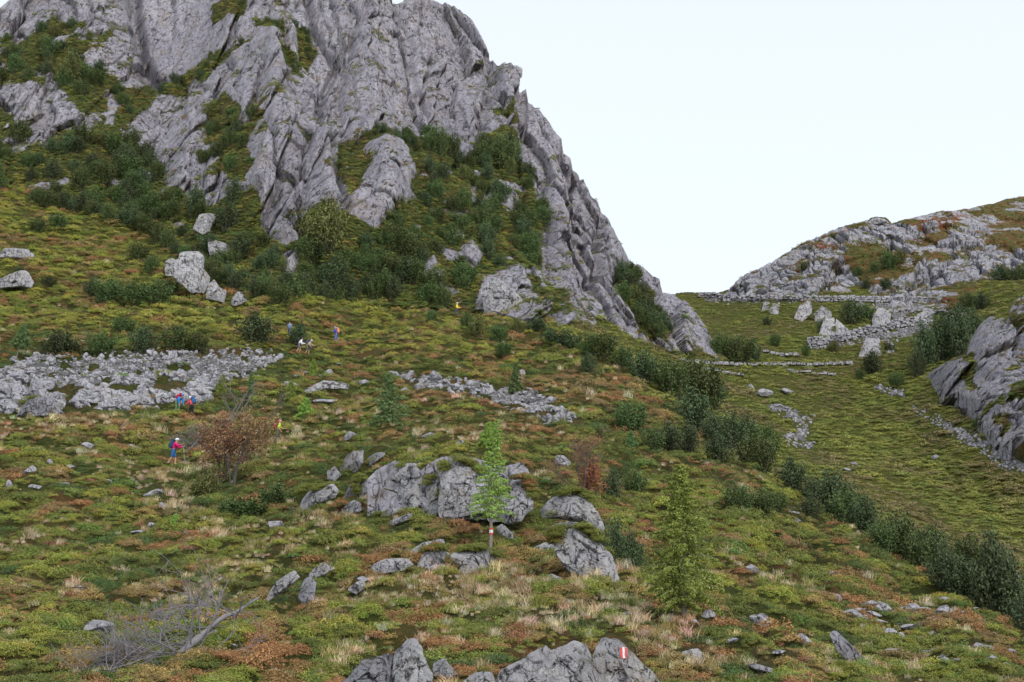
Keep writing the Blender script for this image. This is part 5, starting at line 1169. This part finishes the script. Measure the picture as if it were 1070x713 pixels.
# ------------------------------------------------------------------ hikers
M_skin = mat_plain('skin', (.5, .27, .19), .6, .08)
_cm = {}
def cloth(c):
    if c not in _cm: _cm[c] = mat_plain('cloth', c, .85, .15, 6)
    return _cm[c]
def skinned(name, verts, edges, radii, mat, par, sub=1, rootv=0):
    me = bpy.data.meshes.new(name); me.from_pydata([tuple(v) for v in verts], edges, []); me.materials.append(mat)
    o = link(bpy.data.objects.new(name, me), par)
    sk = o.modifiers.new('skin', 'SKIN')
    for v, r in zip(me.skin_vertices[0].data, radii): v.radius = (r, r) if not hasattr(r, '__len__') else r
    me.skin_vertices[0].data[rootv].use_root = True
    sk.use_smooth_shade = True
    ss = o.modifiers.new('sub', 'SUBSURF'); ss.levels = sub; ss.render_levels = sub
    return o
def hiker(px, py, hpx, face, label, top, legs, hat, lean=.15, legA=(.45, -.1), legB=(-.35, -.6), armA=(.7, 1.5), armB=(-.2, .7), shorts=False, pack=None, packlabel=None, bend=0., poles=False, tilt=0.1, hair=None, sleeve=True):
    p = ground.at(px, py); k = p[1]/F; Hs = hpx*k/1.72 if hpx else 1.
    Hs = min(1.06, max(.93, Hs))
    up = lambda a: np.array([math.sin(a), 0, math.cos(a)]); dn = lambda a: np.array([math.sin(a), 0, -math.cos(a)])
    V = {}; V['pel'] = np.array([0, 0, 0.]); tors = lean+bend
    V['bel'] = up(tors*.6)*.16; V['che'] = V['bel']+up(tors)*.22; V['nk'] = V['che']+up(tors)*.15; hd = tors*.5+tilt
    V['hb'] = V['nk']+up(hd)*.09; V['hm'] = V['hb']+up(hd)*.075; V['ht'] = V['hm']+up(hd)*.06; V['nose'] = V['hm']+np.array([math.cos(hd), 0, -math.sin(hd)])*.105-up(hd)*.02
    rad = dict(pel=(.14, .11), bel=(.135, .1), che=(.16, .115), nk=(.06, .06), hb=(.07, .075), hm=(.085, .1), ht=(.06, .07), nose=.014)
    E = [('pel', 'bel'), ('bel', 'che'), ('che', 'nk'), ('nk', 'hb'), ('hb', 'hm'), ('hm', 'ht'), ('hm', 'nose')]
    for s, (a, b), (c, d) in ((1, legA, armA), (-1, legB, armB)):
        n = 'l' if s > 0 else 'r'; y = np.array([0, s, 0])
        V['hip'+n] = y*.095-np.array([0, 0, .06]); V['kn'+n] = V['hip'+n]+dn(a)*.42; V['an'+n] = V['kn'+n]+dn(b)*.4; V['to'+n] = V['an'+n]+np.array([.19, 0, -.05]); V['he'+n] = V['an'+n]+np.array([-.03, 0, -.06])
        V['sh'+n] = V['che']+up(tors)*.07+y*.18; V['el'+n] = V['sh'+n]+dn(c)*.28+y*.04; V['wr'+n] = V['el'+n]+dn(d)*.25-y*.02; V['pa'+n] = V['wr'+n]+dn(d)*.07
        rad.update({'hip'+n: .085, 'kn'+n: .057, 'an'+n: .04, 'to'+n: .035, 'he'+n: .04, 'sh'+n: .06, 'el'+n: .042, 'wr'+n: .028, 'pa'+n: (.036, .02)})
        E += [('pel', 'hip'+n), ('hip'+n, 'kn'+n), ('kn'+n, 'an'+n), ('an'+n, 'to'+n), ('an'+n, 'he'+n), ('che', 'sh'+n), ('sh'+n, 'el'+n), ('el'+n, 'wr'+n), ('wr'+n, 'pa'+n)]
        for f in range(5):
            off = (f-1.5)*.017 if f < 4 else 0; ln = (.07, .08, .075, .06, .05)[f]
            base = V['pa'+n]+np.array([off, 0, 0])+(dn(d)*.02 if f < 4 else -dn(d)*.02+np.array([.025, 0, 0]))
            V[f'f{f}{n}'] = base+dn(d+.2)*ln*.5; V[f'g{f}{n}'] = V[f'f{f}{n}']+dn(d+.9)*ln*.5+(np.array([.015, 0, 0]) if f == 4 else 0)
            rad[f'f{f}{n}'] = .009; rad[f'g{f}{n}'] = .007; E += [('pa'+n, f'f{f}{n}'), (f'f{f}{n}', f'g{f}{n}')]
    zmin = min(V['he'+n][2]-.05 for n in 'lr'); 
    for q in V: V[q] = (V[q]-np.array([0, 0, zmin]))*Hs
    r = root('person', p+np.array([0, 0, .08]), label, 'person'); r.rotation_euler = (0, 0, face)
    ks = list(V); ix = {q: i for i, q in enumerate(ks)}
    R_ = lambda q, g=0.: tuple((x+g)*Hs for x in (rad[q] if hasattr(rad[q], '__len__') else (rad[q], rad[q])))
    skinned('body', [V[q] for q in ks], [(ix[a], ix[b]) for a, b in E], [R_(q) for q in ks], M_skin, r)
    def garment(name, es, col, grow, over={}):
        ks2 = []; [ks2.append(q) for e in es for q in e if q not in ks2]; i2 = {q: i for i, q in enumerate(ks2)}
        skinned(name, [over.get(q, V[q]) for q in ks2], [(i2[a], i2[b]) for a, b in es], [R_(q, grow) for q in ks2], cloth(col), r)
    je = [('pel', 'bel'), ('bel', 'che'), ('che', 'shl'), ('che', 'shr'), ('shl', 'ell'), ('shr', 'elr')]
    if sleeve: je += [('ell', 'wrl'), ('elr', 'wrr')]
    garment('jacket', je, top, .036)
    te = [('pel', 'bel'), ('pel', 'hipl'), ('pel', 'hipr'), ('hipl', 'knl'), ('hipr', 'knr')]
    if not shorts: te += [('knl', 'anl'), ('knr', 'anr')]
    garment('shorts' if shorts else 'trousers', te, legs, .027)
    for n in 'lr': garment('boot', [('an'+n, 'to'+n), ('an'+n, 'he'+n)], (.08, .06, .05), .014)
    # hair or cap: a shell over the skull
    ce = V['hm']+(V['ht']-V['hm'])*.45
    th = np.linspace(0, 2*math.pi, 16, endpoint=False); ph = np.linspace(-.35, math.pi/2, 8)[:, None]
    C = np.stack([np.cos(ph)*np.cos(th)*.118, np.cos(ph)*np.sin(th)*.1, np.sin(ph)*.105*np.ones_like(th)], -1).reshape(-1, 3)*Hs
    C[:, 2] += np.clip(C[:, 0], 0, 1)*.25
    i = np.arange(128).reshape(8, 16); Fq = np.stack([i[:-1], np.roll(i[:-1], -1, 1), np.roll(i[1:], -1, 1), i[1:]], -1).reshape(-1, 4)
    part('cap' if hair is None else 'hair', C+ce, Fq, cloth(hat if hair is None else hair), r, smooth=True)
    if hair is None:
        bm_ = np.array([[.09, -.08, -.0], [.09, .08, -.0], [.19, .055, -.02], [.19, -.055, -.02], [.09, -.08, .012], [.09, .08, .012], [.19, .055, -.008], [.19, -.055, -.008]])*Hs
        part('cap_brim', bm_+ce, np.array([(0,1,2,3), (4,7,6,5), (0,4,5,1), (2,6,7,3), (1,5,6,2), (0,3,7,4)]), cloth(hat), r)
    if pack:
        po = root('backpack', p+np.array([0, 0, .08]), packlabel, 'backpack'); po.rotation_euler = (0, 0, face)
        import bmesh
        def rb(name, c, sz, m, bev=.06):
            bm = bmesh.new(); bmesh.ops.create_cube(bm, size=1)
            for v in bm.verts: v.co = Vector((v.co.x*sz[0], v.co.y*sz[1], v.co.z*sz[2]))
            bmesh.ops.bevel(bm, geom=bm.edges[:], offset=bev*Hs*.9, segments=3, profile=.6, affect='EDGES')
            me = bpy.data.meshes.new(name); bm.to_mesh(me); bm.free(); me.materials.append(m)
            for q in me.polygons: q.use_smooth = True
            o = link(bpy.data.objects.new(name, me), po); o.location = c; o.rotation_euler = (0, tors, 0); return o
        back = np.array([-math.cos(tors), 0, math.sin(tors)]); u_ = up(tors)
        cc_ = (V['bel']+V['che'])/2+back*.23*Hs+u_*.08*Hs
        rb('bag', cc_, (.2*Hs, .3*Hs, .5*Hs), cloth(pack)); rb('lid', cc_+u_*.27*Hs, (.22*Hs, .28*Hs, .1*Hs), cloth(tuple(c*.6 for c in pack)), .04)
        rb('front_pocket', cc_+back*.11*Hs-u_*.07*Hs, (.08*Hs, .22*Hs, .26*Hs), cloth(tuple(c*.8 for c in pack)), .03)
        for s in (1, -1):
            y = np.array([0, s*.1*Hs, 0]); f_ = -back
            pth = [cc_+u_*.2*Hs+y, V['nk']+y*1.1-u_*.02, V['che']+f_*.145*Hs+y*1.1, V['bel']+f_*.14*Hs+y*1.2, cc_-u_*.2*Hs+y*1.3]
            part('strap', *tube(pth, .018*Hs, 5), cloth((.04, .04, .045)), po)
    if poles:
        for n in 'lr':
            h = r.matrix_basis @ Vector(V['pa'+n]) if False else None
            c_, s_ = math.cos(face), math.sin(face); l = V['pa'+n]; base = np.array([l[0]*c_-l[1]*s_, l[0]*s_+l[1]*c_, l[2]])+p+[0, 0, .08]
            tip = base+np.array([.25*c_, .25*s_, -l[2]-.05]); ro = root('hiking_pole', base, 'thin grey hiking pole in the %s hand of the hiker in shorts' % ('rear' if n == 'l' else 'front'), 'hiking pole')
            part('shaft', *tube([np.zeros(3), tip-base], .009, 6), cloth((.3, .3, .32)), ro); part('grip', *tube([np.array([0, 0, .07]), np.array([0, 0, -.06])], .018, 6), cloth((.03, .03, .03)), ro)
PI = math.pi
hiker(180, 491, 29, 0., 'hiker in magenta top and blue shorts walking right with a white cap', (.62, .02, .16), (.03, .12, .3), (.75, .78, .85), lean=.28, legA=(.3, .02), legB=(-.2, -.55), armA=(.6, 1.9), armB=(.8, 2.0), shorts=True, pack=(.02, .06, .14), packlabel='dark navy rucksack on the back of the hiker in shorts', poles=True)
hiker(184, 433, 0, -.5, 'stooping hiker in a bright blue jacket at the lower edge of the scree', (.02, .2, .6), (.12, .2, .12), (.03, .2, .5), lean=.5, bend=.6, legA=(.5, -.5), legB=(.2, -.4), armA=(.2, .4), armB=(.0, .3), pack=(.5, .02, .06), packlabel='crimson rucksack of the stooping hiker in blue')
hiker(200, 433, 0, PI-.3, 'hiker in coral jacket and black trousers beside the stooping one', (.75, .1, .13), (.015, .015, .02), (.7, .75, .8), lean=.35, legA=(.3, -.2), legB=(-.1, -.4), armA=(.5, 1.1), armB=(.3, .9), pack=(.03, .12, .3), packlabel='navy and light blue rucksack on the hiker in coral')
hiker(290, 464, 0, .2, 'hiker in lime yellow shirt half hidden right of the rust leaved tree', (.6, .85, .08), (.1, .1, .06), (.7, .3, .3), lean=.15, legA=(.3, 0), legB=(-.2, -.5), sleeve=False, pack=(.3, .03, .03), packlabel='dark red rucksack of the hiker in lime yellow')
hiker(312, 370, 0, .3, 'bent hiker with white shirt and black rucksack, left of the bent pair', (.75, .75, .78), (.15, .12, .2), (.1, .08, .07), lean=.4, bend=.2, legA=(.4, -.2), legB=(-.1, -.5), shorts=True, pack=(.02, .02, .03), packlabel='black rucksack on the left of the bent pair')
hiker(321, 370, 0, .1, 'bent hiker in beige with bare legs, right of the bent pair', (.45, .36, .26), (.12, .1, .13), (.75, .75, .75), lean=.4, bend=.3, legA=(.4, -.1), legB=(-.1, -.4), shorts=True, pack=(.06, .07, .12), packlabel='dark rucksack with pale top on the right of the bent pair')
hiker(351, 359, 0, PI+.3, 'hiker in violet blue clothes with an orange rucksack walking up the slope', (.07, .09, .55), (.12, .13, .4), (.35, .4, .7), lean=.15, legA=(.25, -.05), legB=(-.2, -.45), pack=(.8, .28, .16), packlabel='orange rucksack of the hiker in violet blue')
hiker(302, 353, 0, PI/2, 'hiker in pale blue with dark hat behind the shrub, highest at the left', (.16, .22, .36), (.08, .1, .13), (.02, .02, .03), lean=.1)
hiker(477, 330, 0, 0., 'distant hiker in yellow at the foot of the cliff', (.85, .6, .1), (.08, .08, .08), (.75, .75, .7), lean=.1)
